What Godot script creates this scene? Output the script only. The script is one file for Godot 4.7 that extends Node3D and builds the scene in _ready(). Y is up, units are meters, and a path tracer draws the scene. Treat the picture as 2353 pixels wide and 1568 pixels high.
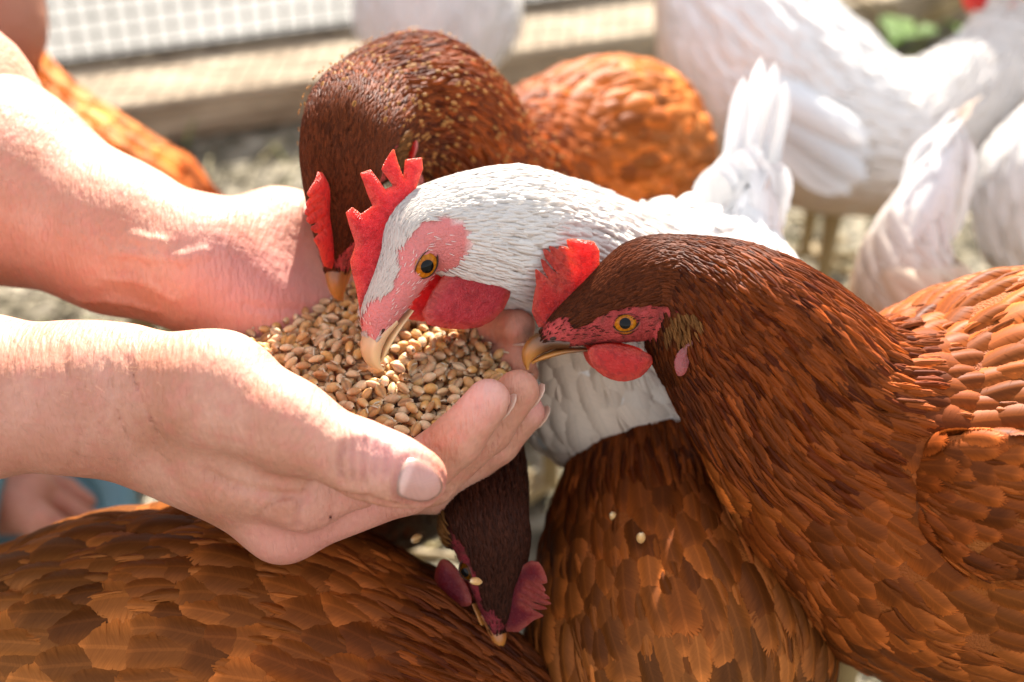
extends Node3D
# Hens being fed wheat from two cupped hands.  Camera pixels below are in a 2353 x 1568 frame; pt() turns one with a distance into a place.

const TANV := 0.2400787
const KP := TANV / 784.0
const EYE_H := 0.70
var FW := Vector3.ZERO
var UPV := Vector3.ZERO
var RT := Vector3.RIGHT
var CAM := Vector3(0, EYE_H, 0)
var M := {}
var rng := RandomNumberGenerator.new()
var noise := FastNoiseLite.new()
var taken := {}
var FM := {}
var person_field: Field
var GRAIN_H := 0.395

func pt(x: float, y: float, d: float) -> Vector3:
	return CAM + FW * d + RT * (d * KP * (x - 1176.5)) + UPV * (d * KP * (784.0 - y))

func dirc(x: float, y: float, z: float) -> Vector3:
	return (RT * x + UPV * y - FW * z).normalized()

func loc(x: float, y: float, d: float) -> Vector3:
	return Vector3(d * KP * (x - 1176.5), d * KP * (784.0 - y), -d)

func plane_depth(y: float, drop: float) -> float:   # distance at which the sight line through row y has fallen by drop
	return drop / (-FW.y - UPV.y * KP * (784.0 - y))

func numbered(n: String) -> String:
	if not taken.has(n):
		taken[n] = 0
		return n
	taken[n] += 1
	return "%s_%03d" % [n, taken[n]]

func thing(called: String, label: String, category: String, at := Vector3.ZERO, group := "") -> Node3D:
	var o := Node3D.new()
	o.name = numbered(called)
	o.position = at
	add_child(o, true)
	tag(o, label, category, group)
	return o

func tag(o: Node, label: String, category: String, group := "", kind := "") -> void:
	if label: o.set_meta("label", label)
	if category: o.set_meta("category", category)
	if group: o.set_meta("group", group)
	if kind: o.set_meta("kind", kind)

func part(called: String, mesh: Mesh, mat: Material, parent: Node, at := Transform3D()) -> MeshInstance3D:
	var o := MeshInstance3D.new()
	o.name = numbered(called) if parent == self else called
	o.mesh = mesh
	o.material_override = mat
	o.transform = at
	parent.add_child(o, true)
	return o

func lin(c: Color) -> Color:
	return c.srgb_to_linear()

func mesh_of(v: PackedVector3Array, n: PackedVector3Array, idx: PackedInt32Array, col := PackedColorArray(), uv := PackedVector2Array()) -> ArrayMesh:
	for i in range(0, idx.size(), 3):   # every face clockwise from outside
		var p := v[idx[i]]
		var q := idx[i + 1]
		if (v[q] - p).cross(v[idx[i + 2]] - p).dot(n[idx[i]] + n[q] + n[idx[i + 2]]) > 0.0:
			idx[i + 1] = idx[i + 2]
			idx[i + 2] = q
	var a := []
	a.resize(Mesh.ARRAY_MAX)
	a[Mesh.ARRAY_VERTEX] = v
	a[Mesh.ARRAY_NORMAL] = n
	a[Mesh.ARRAY_INDEX] = idx
	if col.size(): a[Mesh.ARRAY_COLOR] = col
	if uv.size(): a[Mesh.ARRAY_TEX_UV] = uv
	var m := ArrayMesh.new()
	m.add_surface_from_arrays(Mesh.PRIMITIVE_TRIANGLES, a)
	return m

# ---------------------------------------------------------------- distance field and surface nets
class Field:
	var o: Vector3
	var h: float
	var nx: int
	var ny: int
	var nz: int
	var v: PackedFloat32Array
	var bones := []
	func _init(lo: Vector3, hi: Vector3, cell: float) -> void:
		o = lo
		h = cell
		nx = int((hi.x - lo.x) / cell) + 2
		ny = int((hi.y - lo.y) / cell) + 2
		nz = int((hi.z - lo.z) / cell) + 2
		v.resize(nx * ny * nz)
		v.fill(0.05)
	func cap(a: Vector3, b: Vector3, ra: float, rb: float, k: float, mode := 0) -> void:
		var big := maxf(ra, rb) + k + 2.5 * h
		var lo := a.min(b) - Vector3.ONE * big - o
		var hi := a.max(b) + Vector3.ONE * big - o
		var x0 := clampi(int(lo.x / h), 0, nx - 1)
		var x1 := clampi(int(hi.x / h) + 1, 0, nx - 1)
		var y0 := clampi(int(lo.y / h), 0, ny - 1)
		var y1 := clampi(int(hi.y / h) + 1, 0, ny - 1)
		var z0 := clampi(int(lo.z / h), 0, nz - 1)
		var z1 := clampi(int(hi.z / h) + 1, 0, nz - 1)
		var ab := b - a
		var inv := 1.0 / maxf(ab.length_squared(), 1e-12)
		var dr := rb - ra
		var ik := 0.25 / k
		for z in range(z0, z1 + 1):
			for y in range(y0, y1 + 1):
				var i := (z * ny + y) * nx + x0
				var pa := Vector3(o.x + x0 * h - a.x, o.y + y * h - a.y, o.z + z * h - a.z)
				for x in range(x0, x1 + 1):
					var t := clampf(pa.dot(ab) * inv, 0.0, 1.0)
					var d := (pa - ab * t).length() - ra - dr * t
					var e := v[i]
					if mode == 0:
						var q := k - absf(d - e)
						d = minf(d, e)
						if q > 0.0: d -= q * q * ik
						v[i] = d
					else:
						d = -d
						var q2 := k - absf(d - e)
						d = maxf(d, e)
						if q2 > 0.0: d += q2 * q2 * ik
						v[i] = d
					i += 1
					pa.x += h
	func at(p: Vector3) -> float:
		var q := (p - o) / h
		var x := clampi(int(q.x), 0, nx - 2)
		var y := clampi(int(q.y), 0, ny - 2)
		var z := clampi(int(q.z), 0, nz - 2)
		var f := q - Vector3(x, y, z)
		var i := (z * ny + y) * nx + x
		var s := nx * ny
		var a := lerpf(lerpf(v[i], v[i + 1], f.x), lerpf(v[i + nx], v[i + nx + 1], f.x), f.y)
		var b := lerpf(lerpf(v[i + s], v[i + s + 1], f.x), lerpf(v[i + s + nx], v[i + s + nx + 1], f.x), f.y)
		return lerpf(a, b, f.z)
	func grad(p: Vector3) -> Vector3:
		var e := h * 0.8
		return Vector3(at(p + Vector3(e, 0, 0)) - at(p - Vector3(e, 0, 0)), at(p + Vector3(0, e, 0)) - at(p - Vector3(0, e, 0)), at(p + Vector3(0, 0, e)) - at(p - Vector3(0, 0, e))).normalized()
	func hit(direction: Vector3, from: float, to: float) -> Vector3:   # first surface along a ray from the origin, direction.z = -1
		var t := from
		while t < to:
			var f := at(direction * t)
			if f < 0.0002: return direction * t
			t += maxf(f * 0.7, 0.0004)
		return Vector3.ZERO
	func net() -> Array:   # [vertices, normals, indices]
		var pv := PackedVector3Array()
		var pn := PackedVector3Array()
		var pi := PackedInt32Array()
		var id := PackedInt32Array()
		id.resize(v.size())
		id.fill(-1)
		var s := nx * ny
		for z in nz - 1:
			for y in ny - 1:
				var i := (z * ny + y) * nx
				for x in nx - 1:
					var c := i + x
					if absf(v[c]) > h * 2.2: continue
					var m := 0
					var sum := Vector3.ZERO
					var n := 0
					var g := [v[c], v[c + 1], v[c + nx], v[c + nx + 1], v[c + s], v[c + s + 1], v[c + s + nx], v[c + s + nx + 1]]
					for k in 8:
						if g[k] < 0.0: m |= 1 << k
					if m == 0 or m == 255: continue
					for k in 8:
						for ax in 3:
							var b := 1 << ax
							if k & b: continue
							var k2 := k | b
							var ga: float = g[k]
							var gb: float = g[k2]
							if (ga < 0.0) == (gb < 0.0): continue
							var t := ga / (ga - gb)
							var p := Vector3(k & 1, (k >> 1) & 1, (k >> 2) & 1)
							p[ax] += t
							sum += p
							n += 1
					var q := o + (Vector3(x, y, z) + sum / n) * h
					id[c] = pv.size()
					pv.append(q)
		for k in pv.size():
			var q := pv[k]
			var gr := grad(q)
			q -= gr * at(q) * 0.7
			pv[k] = q
			pn.append(gr)
		for z in range(1, nz - 1):
			for y in range(1, ny - 1):
				var i := (z * ny + y) * nx
				for x in range(1, nx - 1):
					var c := i + x
					var a := v[c]
					if absf(a) > h * 1.5: continue
					if (a < 0.0) != (v[c + 1] < 0.0): quad(pi, id[c], id[c - nx], id[c - nx - s], id[c - s], a < 0.0)
					if (a < 0.0) != (v[c + nx] < 0.0): quad(pi, id[c], id[c - s], id[c - s - 1], id[c - 1], a < 0.0)
					if (a < 0.0) != (v[c + s] < 0.0): quad(pi, id[c], id[c - 1], id[c - 1 - nx], id[c - nx], a < 0.0)
		return [pv, pn, pi]
	func quad(pi: PackedInt32Array, a: int, b: int, c: int, d: int, flip: bool) -> void:
		if a < 0 or b < 0 or c < 0 or d < 0: return
		if flip: pi.append_array([a, b, c, a, c, d])
		else: pi.append_array([a, c, b, a, d, c])

# ---------------------------------------------------------------- materials
func std(rough: float, spec := 0.5) -> StandardMaterial3D:
	var m := StandardMaterial3D.new()
	m.roughness = rough
	m.metallic_specular = spec
	return m

func noise_tex(freq: float, octaves: int, kind := FastNoiseLite.TYPE_SIMPLEX_SMOOTH, size := 512, seed_ := 1, as_normal := 0.0, ramp: Gradient = null) -> NoiseTexture2D:
	var f := FastNoiseLite.new()
	f.noise_type = kind
	f.frequency = freq
	f.fractal_octaves = octaves
	f.seed = seed_
	if kind == FastNoiseLite.TYPE_CELLULAR:
		f.cellular_return_type = FastNoiseLite.RETURN_DISTANCE
		f.fractal_type = FastNoiseLite.FRACTAL_NONE if octaves <= 1 else FastNoiseLite.FRACTAL_FBM
	var t := NoiseTexture2D.new()
	t.width = size
	t.height = size
	t.seamless = true
	t.noise = f
	if as_normal > 0.0:
		t.as_normal_map = true
		t.bump_strength = as_normal
	if ramp: t.color_ramp = ramp
	return t

func ramp(stops: Array) -> Gradient:
	var g := Gradient.new()
	var o := PackedFloat32Array()
	var c := PackedColorArray()
	for s in stops:
		o.append(s[0])
		c.append(s[1])
	g.offsets = o
	g.colors = c
	return g

func feather_tex(kind: int, style: String) -> ImageTexture:   # barbs running out from the shaft; tone only
	var w := 64
	var hh := 128
	var im := Image.create(w, hh, false, Image.FORMAT_RGB8)
	var f := FastNoiseLite.new()
	f.frequency = 0.5
	f.seed = kind + 5
	for y in hh:
		for x in w:
			var u := absf(x + 0.5 - w * 0.5) / (w * 0.5)
			var t := float(y) / hh
			var barb := f.get_noise_2d((t * 70.0 - u * 16.0) * 1.2, u * 2.0 + (40.0 if x < w / 2 else 0.0))
			var c := 1.0
			if style == "pale":
				c = 0.93 + 0.12 * barb
				if u < 0.05: c *= 0.93
			else:
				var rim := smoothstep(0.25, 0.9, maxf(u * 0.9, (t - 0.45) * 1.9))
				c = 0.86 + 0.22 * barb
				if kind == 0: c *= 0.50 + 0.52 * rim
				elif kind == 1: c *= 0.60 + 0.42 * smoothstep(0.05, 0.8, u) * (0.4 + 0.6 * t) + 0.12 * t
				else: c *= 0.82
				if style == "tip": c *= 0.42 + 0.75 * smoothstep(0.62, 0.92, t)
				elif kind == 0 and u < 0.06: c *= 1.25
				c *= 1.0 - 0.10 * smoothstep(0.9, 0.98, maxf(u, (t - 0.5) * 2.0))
			c = pow(clampf(c, 0.0, 1.0), 1.0 / 2.2)     # tones above are linear
			im.set_pixel(x, y, Color(c, c, c))
	return ImageTexture.create_from_image(im)

func make_materials() -> void:
	var skin := std(0.55, 0.42)
	skin.vertex_color_use_as_albedo = true
	skin.subsurf_scatter_enabled = true
	skin.subsurf_scatter_strength = 0.10
	skin.uv1_triplanar = true
	skin.uv1_scale = Vector3(17.0, 6.0, 6.0)
	skin.heightmap_enabled = true
	skin.heightmap_texture = noise_tex(0.022, 4, FastNoiseLite.TYPE_SIMPLEX_SMOOTH, 1024, 3)
	skin.heightmap_scale = 0.085
	M.skin = skin
	var nail := std(0.32, 0.5)
	nail.vertex_color_use_as_albedo = true
	nail.subsurf_scatter_enabled = true
	nail.subsurf_scatter_strength = 0.15
	M.nail = nail
	for style in ["deep", "pale", "tip"]:
		for k in 3:
			if style == "tip" and k == 2: continue
			var m := std(0.52, 0.22 if style != "pale" else 0.3)
			m.vertex_color_use_as_albedo = true
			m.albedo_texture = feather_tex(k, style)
			m.backlight_enabled = true
			m.backlight = Color(0.75, 0.75, 0.75)
			M["%s%d" % [style, k]] = m
	var body := std(0.7, 0.3)
	body.vertex_color_use_as_albedo = true
	body.uv1_triplanar = true
	body.uv1_scale = Vector3(38, 38, 38)
	body.heightmap_enabled = true
	body.heightmap_texture = noise_tex(0.035, 3, FastNoiseLite.TYPE_SIMPLEX_SMOOTH, 512, 9)
	body.heightmap_scale = 0.09
	M.hen_body = body
	for n in ["comb", "wattle"]:
		var m := std(0.34, 0.5)
		m.vertex_color_use_as_albedo = true
		m.subsurf_scatter_enabled = true
		m.subsurf_scatter_strength = 0.35
		m.backlight_enabled = true
		m.backlight = Color(1.0, 0.5, 0.4)
		m.uv1_triplanar = true
		m.uv1_scale = Vector3(45, 45, 45) if n == "comb" else Vector3(34, 34, 34)
		m.heightmap_enabled = true
		m.heightmap_texture = noise_tex(0.06, 2, FastNoiseLite.TYPE_CELLULAR if n == "comb" else FastNoiseLite.TYPE_SIMPLEX_SMOOTH, 512, 21)
		m.heightmap_scale = 0.12 if n == "comb" else 0.06
		M[n] = m
	var beak := std(0.34, 0.5)
	beak.vertex_color_use_as_albedo = true
	beak.subsurf_scatter_enabled = true
	beak.subsurf_scatter_strength = 0.15
	M.beak = beak
	var eye := std(0.06, 0.27)
	eye.vertex_color_use_as_albedo = true
	M.eye = eye
	var leg := std(0.6, 0.4)
	leg.albedo_color = Color(0.55, 0.47, 0.32)
	M.leg = leg
	var g := std(0.55, 0.4)
	g.vertex_color_use_as_albedo = true
	g.subsurf_scatter_enabled = true
	g.subsurf_scatter_strength = 0.1
	M.grain = g
	var gr := std(0.95, 0.2)
	gr.uv1_triplanar = true
	gr.uv1_world_triplanar = true
	gr.uv1_scale = Vector3(2.1, 2.1, 2.1)
	gr.albedo_texture = noise_tex(0.012, 5, FastNoiseLite.TYPE_SIMPLEX_SMOOTH, 1024, 31, 0.0, ramp([[0.0, Color(0.25, 0.235, 0.19)], [0.4, Color(0.46, 0.43, 0.36)], [0.65, Color(0.61, 0.575, 0.50)], [1.0, Color(0.76, 0.72, 0.64)]]))
	gr.heightmap_enabled = true
	gr.heightmap_texture = noise_tex(0.05, 4, FastNoiseLite.TYPE_SIMPLEX_SMOOTH, 1024, 33)
	gr.heightmap_scale = 1.2
	M.ground = gr
	var wood := std(0.85, 0.25)
	wood.uv1_triplanar = true
	wood.uv1_scale = Vector3(0.8, 9, 9)
	wood.albedo_texture = noise_tex(0.02, 4, FastNoiseLite.TYPE_SIMPLEX_SMOOTH, 512, 41, 0.0, ramp([[0.0, Color(0.42, 0.36, 0.29)], [0.5, Color(0.61, 0.545, 0.46)], [1.0, Color(0.78, 0.72, 0.63)]]))
	wood.heightmap_enabled = true
	wood.heightmap_texture = noise_tex(0.03, 4, FastNoiseLite.TYPE_SIMPLEX_SMOOTH, 512, 43)
	wood.heightmap_scale = 0.15
	M.wood = wood
	var wire := std(0.45, 0.5)
	wire.metallic = 0.1
	wire.albedo_color = Color(0.20, 0.19, 0.18)
	M.wire = wire
	var straw := std(0.7, 0.4)
	straw.vertex_color_use_as_albedo = true
	straw.backlight_enabled = true
	straw.backlight = Color(0.4, 0.4, 0.4)
	M.straw = straw
	var foam := std(0.55, 0.4)
	foam.albedo_color = Color(0.38, 0.52, 0.55)
	M.sandal = foam
	var cloth := std(0.9, 0.2)
	cloth.albedo_color = Color(0.32, 0.36, 0.42)
	M.cloth = cloth

# ---------------------------------------------------------------- feathers
func vane(kind: int, t: float) -> float:
	if kind == 0: return 1.0 - pow(absf(2.0 * (t * 0.85 + 0.15) - 1.0), 3.0)
	return (0.7 + 0.4 * t) * pow(maxf(1.0 - t, 0.0), 0.7) + 0.03

func feather_mesh(kind: int, seed_: int) -> ArrayMesh:   # unit length along y, unit width along x; barbs run out from the shaft
	var r := RandomNumberGenerator.new()
	r.seed = seed_
	var v := PackedVector3Array()
	var n := PackedVector3Array()
	var uv := PackedVector2Array()
	var idx := PackedInt32Array()
	var put := func(x: float, t: float, dz: float) -> void:
		var s := 2.0 * x
		v.append(Vector3(x, t, 0.10 * sin(t * 2.6) - 0.16 * t * t - (0.10 if kind == 0 else 0.05) * s * s + dz))
		n.append(Vector3(0.55 * s, 0.26 * t - 0.1, 1.0).normalized())
		uv.append(Vector2(clampf(0.5 + x, 0.01, 0.99), clampf(t, 0.01, 0.99)))
	if kind == 3:      # a quill: one stiff whole vane
		for j in 13:
			var t := j / 12.0
			for i in 5:
				var q := i / 2.0 - 1.0
				put.call(0.5 * q * (1.0 - pow(absf(2.0 * (t * 0.88 + 0.12) - 1.0), 4.0)) * (r.randf_range(0.9, 1.0) if absf(q) > 0.9 else 1.0), t, -0.02 * absf(q))
		for j in 12:
			for i in 4:
				var p := j * 5 + i
				idx.append_array([p, p + 5, p + 1, p + 1, p + 5, p + 6])
	elif kind == 0:
		var nb := 24
		for side in [-1.0, 1.0]:
			for k in nb:
				var t0 := 0.93 * k / nb
				var dt := 0.93 / nb
				var reach := r.randf_range(0.97, 1.02) if r.randf() > 0.08 else r.randf_range(1.03, 1.06)
				var t1 := minf(t0 + 0.10 + 0.10 * t0 + r.randf_range(-0.006, 0.006), 1.0)
				var x1: float = side * 0.5 * vane(0, t1) * reach
				var dz := r.randf_range(-0.006, 0.006)
				var b := v.size()
				put.call(0.0, t0, 0.0)
				put.call(0.0, t0 + dt * 1.9, 0.0)
				put.call(x1 * 0.55, lerpf(t0, t1, 0.5), dz)
				put.call(x1 * 0.55, lerpf(t0, t1, 0.5) + dt * 2.0, dz)
				put.call(x1, t1, dz * 2.0)
				put.call(x1 * 0.97, minf(t1 + dt * r.randf_range(0.5, 1.0), 1.03), dz * 2.0)
				idx.append_array([b, b + 1, b + 2, b + 1, b + 3, b + 2, b + 2, b + 3, b + 4, b + 3, b + 5, b + 4])
	else:
		var nb := 9 if kind == 1 else 4
		for k in nb:
			var q := (k + 0.5) / nb * 2.0 - 1.0 + r.randf_range(-0.08, 0.08)
			var top := (1.0 - 0.38 * q * q) * r.randf_range(0.92, 1.02)
			var w := 1.0 / nb + 0.03
			var dz := r.randf_range(-0.004, 0.004)
			var b := v.size()
			for j in 4:
				var t := top * j / 3.0
				var x := 0.5 * q * (0.35 + 0.75 * minf(t * 1.6, 1.0)) * (1.0 - 0.35 * t)
				var ww: float = w * [1.0, 1.1, 0.8, 0.12][j]
				put.call(x - ww * 0.5, t, dz * j)
				put.call(x + ww * 0.5, t, dz * j)
			for j in 3:
				var p := b + j * 2
				idx.append_array([p, p + 2, p + 1, p + 1, p + 2, p + 3])
	return mesh_of(v, n, idx, PackedColorArray(), uv)

func flow(list: Array, kind: int, called: String, parent: Node, style: String) -> void:   # list of [Transform3D, Color]
	if list.is_empty(): return
	var variants := 3
	for q in variants:
		var mine := []
		for i in range(q, list.size(), variants): mine.append(list[i])
		if mine.is_empty(): continue
		var mm := MultiMesh.new()
		mm.transform_format = MultiMesh.TRANSFORM_3D
		mm.use_colors = true
		mm.mesh = FM["%d_%d" % [kind, q]]
		mm.instance_count = mine.size()
		for i in mine.size():
			mm.set_instance_transform(i, mine[i][0])
			mm.set_instance_color(i, mine[i][1])
		var o := MultiMeshInstance3D.new()
		o.name = called
		o.multimesh = mm
		o.material_override = M["%s%d" % [style, kind]]
		o.set_meta("kind", "stuff")
		parent.add_child(o, true)

# ---------------------------------------------------------------- polygon helpers
func inside(poly: PackedVector2Array, p: Vector2) -> bool:
	return Geometry2D.is_point_in_polygon(p, poly)

func poly_dist(poly: PackedVector2Array, p: Vector2) -> float:   # positive inside
	var best := 1e9
	var n := poly.size()
	for i in n:
		var a := poly[i]
		var ab := poly[(i + 1) % n] - a
		var t := clampf((p - a).dot(ab) / maxf(ab.length_squared(), 1e-12), 0.0, 1.0)
		best = minf(best, (a + ab * t - p).length_squared())
	best = sqrt(best)
	return best if inside(poly, p) else -best

func smooth_poly(poly: PackedVector2Array, times := 1) -> PackedVector2Array:
	for k in times:
		var q := PackedVector2Array()
		var n := poly.size()
		for i in n:
			var a := poly[i]
			var b := poly[(i + 1) % n]
			q.append(a.lerp(b, 0.25))
			q.append(a.lerp(b, 0.75))
		poly = q
	return poly

# a fleshy sheet (comb, wattle, lobe): outline in metres (forward, up), lens-shaped across
func flesh(poly: PackedVector2Array, cell: float, slope: float, most: float, edge: float, bend: Callable, tint: Callable) -> ArrayMesh:
	var lo := poly[0]
	var hi := poly[0]
	for p in poly:
		lo = lo.min(p)
		hi = hi.max(p)
	var pad := edge + 3.0 * cell
	var f := Field.new(Vector3(lo.x - pad, lo.y - pad, -most - pad), Vector3(hi.x + pad, hi.y + pad, most + pad), cell)
	for y in f.ny:
		for x in f.nx:
			var d := poly_dist(poly, Vector2(f.o.x + x * cell, f.o.y + y * cell))
			var t := most * (1.0 - exp(-maxf(d, 0.0) * slope / most))
			for z in f.nz:
				var s := absf(f.o.z + z * cell)
				var a := maxf(-d, 0.0)
				var b := maxf(s - t, 0.0)
				var g := sqrt(a * a + b * b) - edge
				if a == 0.0 and b == 0.0: g = -edge - minf(d, t - s) * 0.6
				f.v[(z * f.ny + y) * f.nx + x] = g
	var net := f.net()
	var col := PackedColorArray()
	var pv: PackedVector3Array = net[0]
	var pn: PackedVector3Array = net[1]
	for i in pv.size():
		col.append(tint.call(pv[i], poly_dist(poly, Vector2(pv[i].x, pv[i].y))))
		var b: Vector3 = bend.call(pv[i])
		pv[i] = Vector3(b.z, b.y, b.x)       # (forward, up, side) -> head axes (x side, y up, z forward)
		pn[i] = Vector3(pn[i].z, pn[i].y, pn[i].x)
	return mesh_of(pv, pn, net[2], col)

# ---------------------------------------------------------------- loft
func catmull(a: Variant, b: Variant, c: Variant, d: Variant, t: float) -> Variant:
	return 0.5 * ((2.0 * b) + (c - a) * t + (2.0 * a - 5.0 * b + 4.0 * c - d) * t * t + (3.0 * b - a - 3.0 * c + d) * t * t * t)

func spine(ctrl: Array, sub: int) -> Array:   # ctrl rows: [pos, hh, hw, z, dorsal]; returns rings [c, N, B, T, hh, hw, z]
	var rings := []
	var n := ctrl.size()
	var place := func(u: float) -> Vector3:
		u = clampf(u, 0.0, n - 1.0)
		var i := mini(int(u), n - 2)
		return catmull(ctrl[maxi(i - 1, 0)][0], ctrl[i][0], ctrl[i + 1][0], ctrl[mini(i + 2, n - 1)][0], u - i)
	for i in n - 1:
		var p0 = ctrl[maxi(i - 1, 0)]
		var p1 = ctrl[i]
		var p2 = ctrl[i + 1]
		var p3 = ctrl[mini(i + 2, n - 1)]
		for k in sub + (1 if i == n - 2 else 0):
			var t := float(k) / sub
			var c: Vector3 = place.call(i + t)
			var tn: Vector3 = (place.call(i + t + 0.75) - place.call(i + t - 0.75)).normalized()
			var hh: float = maxf(catmull(p0[1], p1[1], p2[1], p3[1], t), 0.0008)
			var hw: float = maxf(catmull(p0[2], p1[2], p2[2], p3[2], t), 0.0008)
			var z := lerpf(p1[3], p2[3], t)
			var dor: Vector3 = p1[4].lerp(p2[4], t)
			var nn := (dor - tn * tn.dot(dor)).normalized()
			rings.append([c, nn, tn.cross(nn).normalized(), tn, hh, hw, z])
	return rings

func dn_of(a: float) -> float:
	return cos(a)

func ring_pt(r: Array, a: float) -> Vector3:
	return r[0] + r[1] * (r[4] * cos(a)) + r[2] * (r[5] * sin(a))

func loft_mesh(rings: Array, seg: int, tint: Callable) -> ArrayMesh:
	var v := PackedVector3Array()
	var n := PackedVector3Array()
	var col := PackedColorArray()
	var idx := PackedInt32Array()
	var m := rings.size()
	for k in m:
		var r = rings[k]
		var ra = rings[maxi(k - 1, 0)]
		var rb = rings[mini(k + 1, m - 1)]
		for j in seg + 1:
			var a := TAU * j / seg
			var p := ring_pt(r, a)
			var du := ring_pt(rb, a) - ring_pt(ra, a)
			var dv: Vector3 = r[1] * (-r[4] * sin(a)) + r[2] * (r[5] * cos(a))
			var nr := dv.cross(du).normalized()
			if nr.dot(p - r[0]) < 0.0: nr = -nr
			v.append(p)
			n.append(nr)
			col.append(tint.call(p, r[6], a))
	for k in m - 1:
		for j in seg:
			var a := k * (seg + 1) + j
			var b := a + seg + 1
			idx.append_array([a, a + 1, b, a + 1, b + 1, b])
	var c0 := v.size()
	v.append(rings[0][0]); n.append(-rings[0][3]); col.append(col[0])
	v.append(rings[m - 1][0]); n.append(rings[m - 1][3]); col.append(col[c0 - 1])
	for j in seg:
		idx.append_array([c0, j + 1, j, c0 + 1, (m - 1) * (seg + 1) + j, (m - 1) * (seg + 1) + j + 1])
	return mesh_of(v, n, idx, col)

# ---------------------------------------------------------------- hens
# the head is drawn in profile in a 2353-wide enlargement (z units), eye at (950, 900); 1 z = 0.0488 mm
const ZU := 0.0000488
func hz(x: float, y: float) -> Vector2:    # -> (forward, up) in metres, eye at the origin
	var d := Vector2(x - 950.0, y - 900.0)
	return Vector2(-0.966 * d.x + 0.259 * d.y, -0.259 * d.x - 0.966 * d.y) * ZU

func hzs(list: Array) -> PackedVector2Array:
	var q := PackedVector2Array()
	for i in range(0, list.size(), 2): q.append(hz(list[i], list[i + 1]))
	return q

const COMB := [225, 960, 168, 830, 182, 700, 202, 600, 190, 465, 225, 490, 290, 545, 395, 620, 310, 535, 262, 460, 238, 378, 268, 395, 330, 470, 462, 565, 345, 440, 280, 360, 260, 292, 290, 300, 360, 365, 505, 480, 395, 370, 330, 310, 312, 265, 345, 272, 420, 325, 540, 425, 460, 335, 395, 285, 405, 262, 450, 270, 515, 320, 475, 250, 468, 208, 520, 203, 600, 212, 690, 225, 738, 300, 738, 440, 690, 560, 600, 680, 500, 820, 380, 960]
var FACE: PackedVector2Array
var EAR: PackedVector2Array
var BROW: PackedVector2Array

func table(z: float, t: Array) -> Array:
	var a = t[0]
	for k in t.size() - 1:
		a = t[k]
		var b = t[k + 1]
		if z <= b[0] or k == t.size() - 2:
			var f := clampf((z - a[0]) / (b[0] - a[0]), 0.0, 1.0)
			var out := []
			for i in range(1, a.size()): out.append(lerp(a[i], b[i], f))
			return out
	return []

const SIZES := [[0.0, 0.0038, 0.0013], [0.3, 0.0055, 0.0017], [0.6, 0.010, 0.0026], [1.0, 0.018, 0.0038], [1.5, 0.026, 0.0054], [1.74, 0.030, 0.0064], [1.76, 0.024, 0.015], [2.0, 0.027, 0.018], [2.5, 0.034, 0.021], [3.0, 0.040, 0.022], [4.0, 0.055, 0.020]]
var PALETTE := {
	"brown": [[0.0, Color(0.085, 0.020, 0.006)], [0.4, Color(0.13, 0.029, 0.007)], [0.7, Color(0.23, 0.048, 0.008)], [1.0, Color(0.28, 0.057, 0.010)], [1.5, Color(0.34, 0.072, 0.011)], [1.75, Color(0.38, 0.082, 0.013)], [2.0, Color(0.60, 0.152, 0.025)], [2.6, Color(0.76, 0.245, 0.050)], [4.0, Color(0.66, 0.19, 0.035)]],
	"dark": [[0.0, Color(0.045, 0.013, 0.007)], [1.0, Color(0.085, 0.022, 0.009)], [2.0, Color(0.10, 0.035, 0.012)], [4.0, Color(0.14, 0.05, 0.016)]],  # brown plumage with the shade below the hands put into it
	"white": [[0.0, Color(0.56, 0.49, 0.42)], [0.4, Color(0.72, 0.65, 0.58)], [1.0, Color(0.80, 0.73, 0.66)], [2.0, Color(0.84, 0.80, 0.75)], [4.0, Color(0.85, 0.83, 0.80)]],
	"tan": [[0.0, Color(0.6, 0.4, 0.25)], [2.0, Color(0.62, 0.42, 0.27)], [2.4, Color(0.66, 0.48, 0.33)], [3.0, Color(0.80, 0.77, 0.74)], [4.0, Color(0.82, 0.80, 0.78)]],
}

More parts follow.
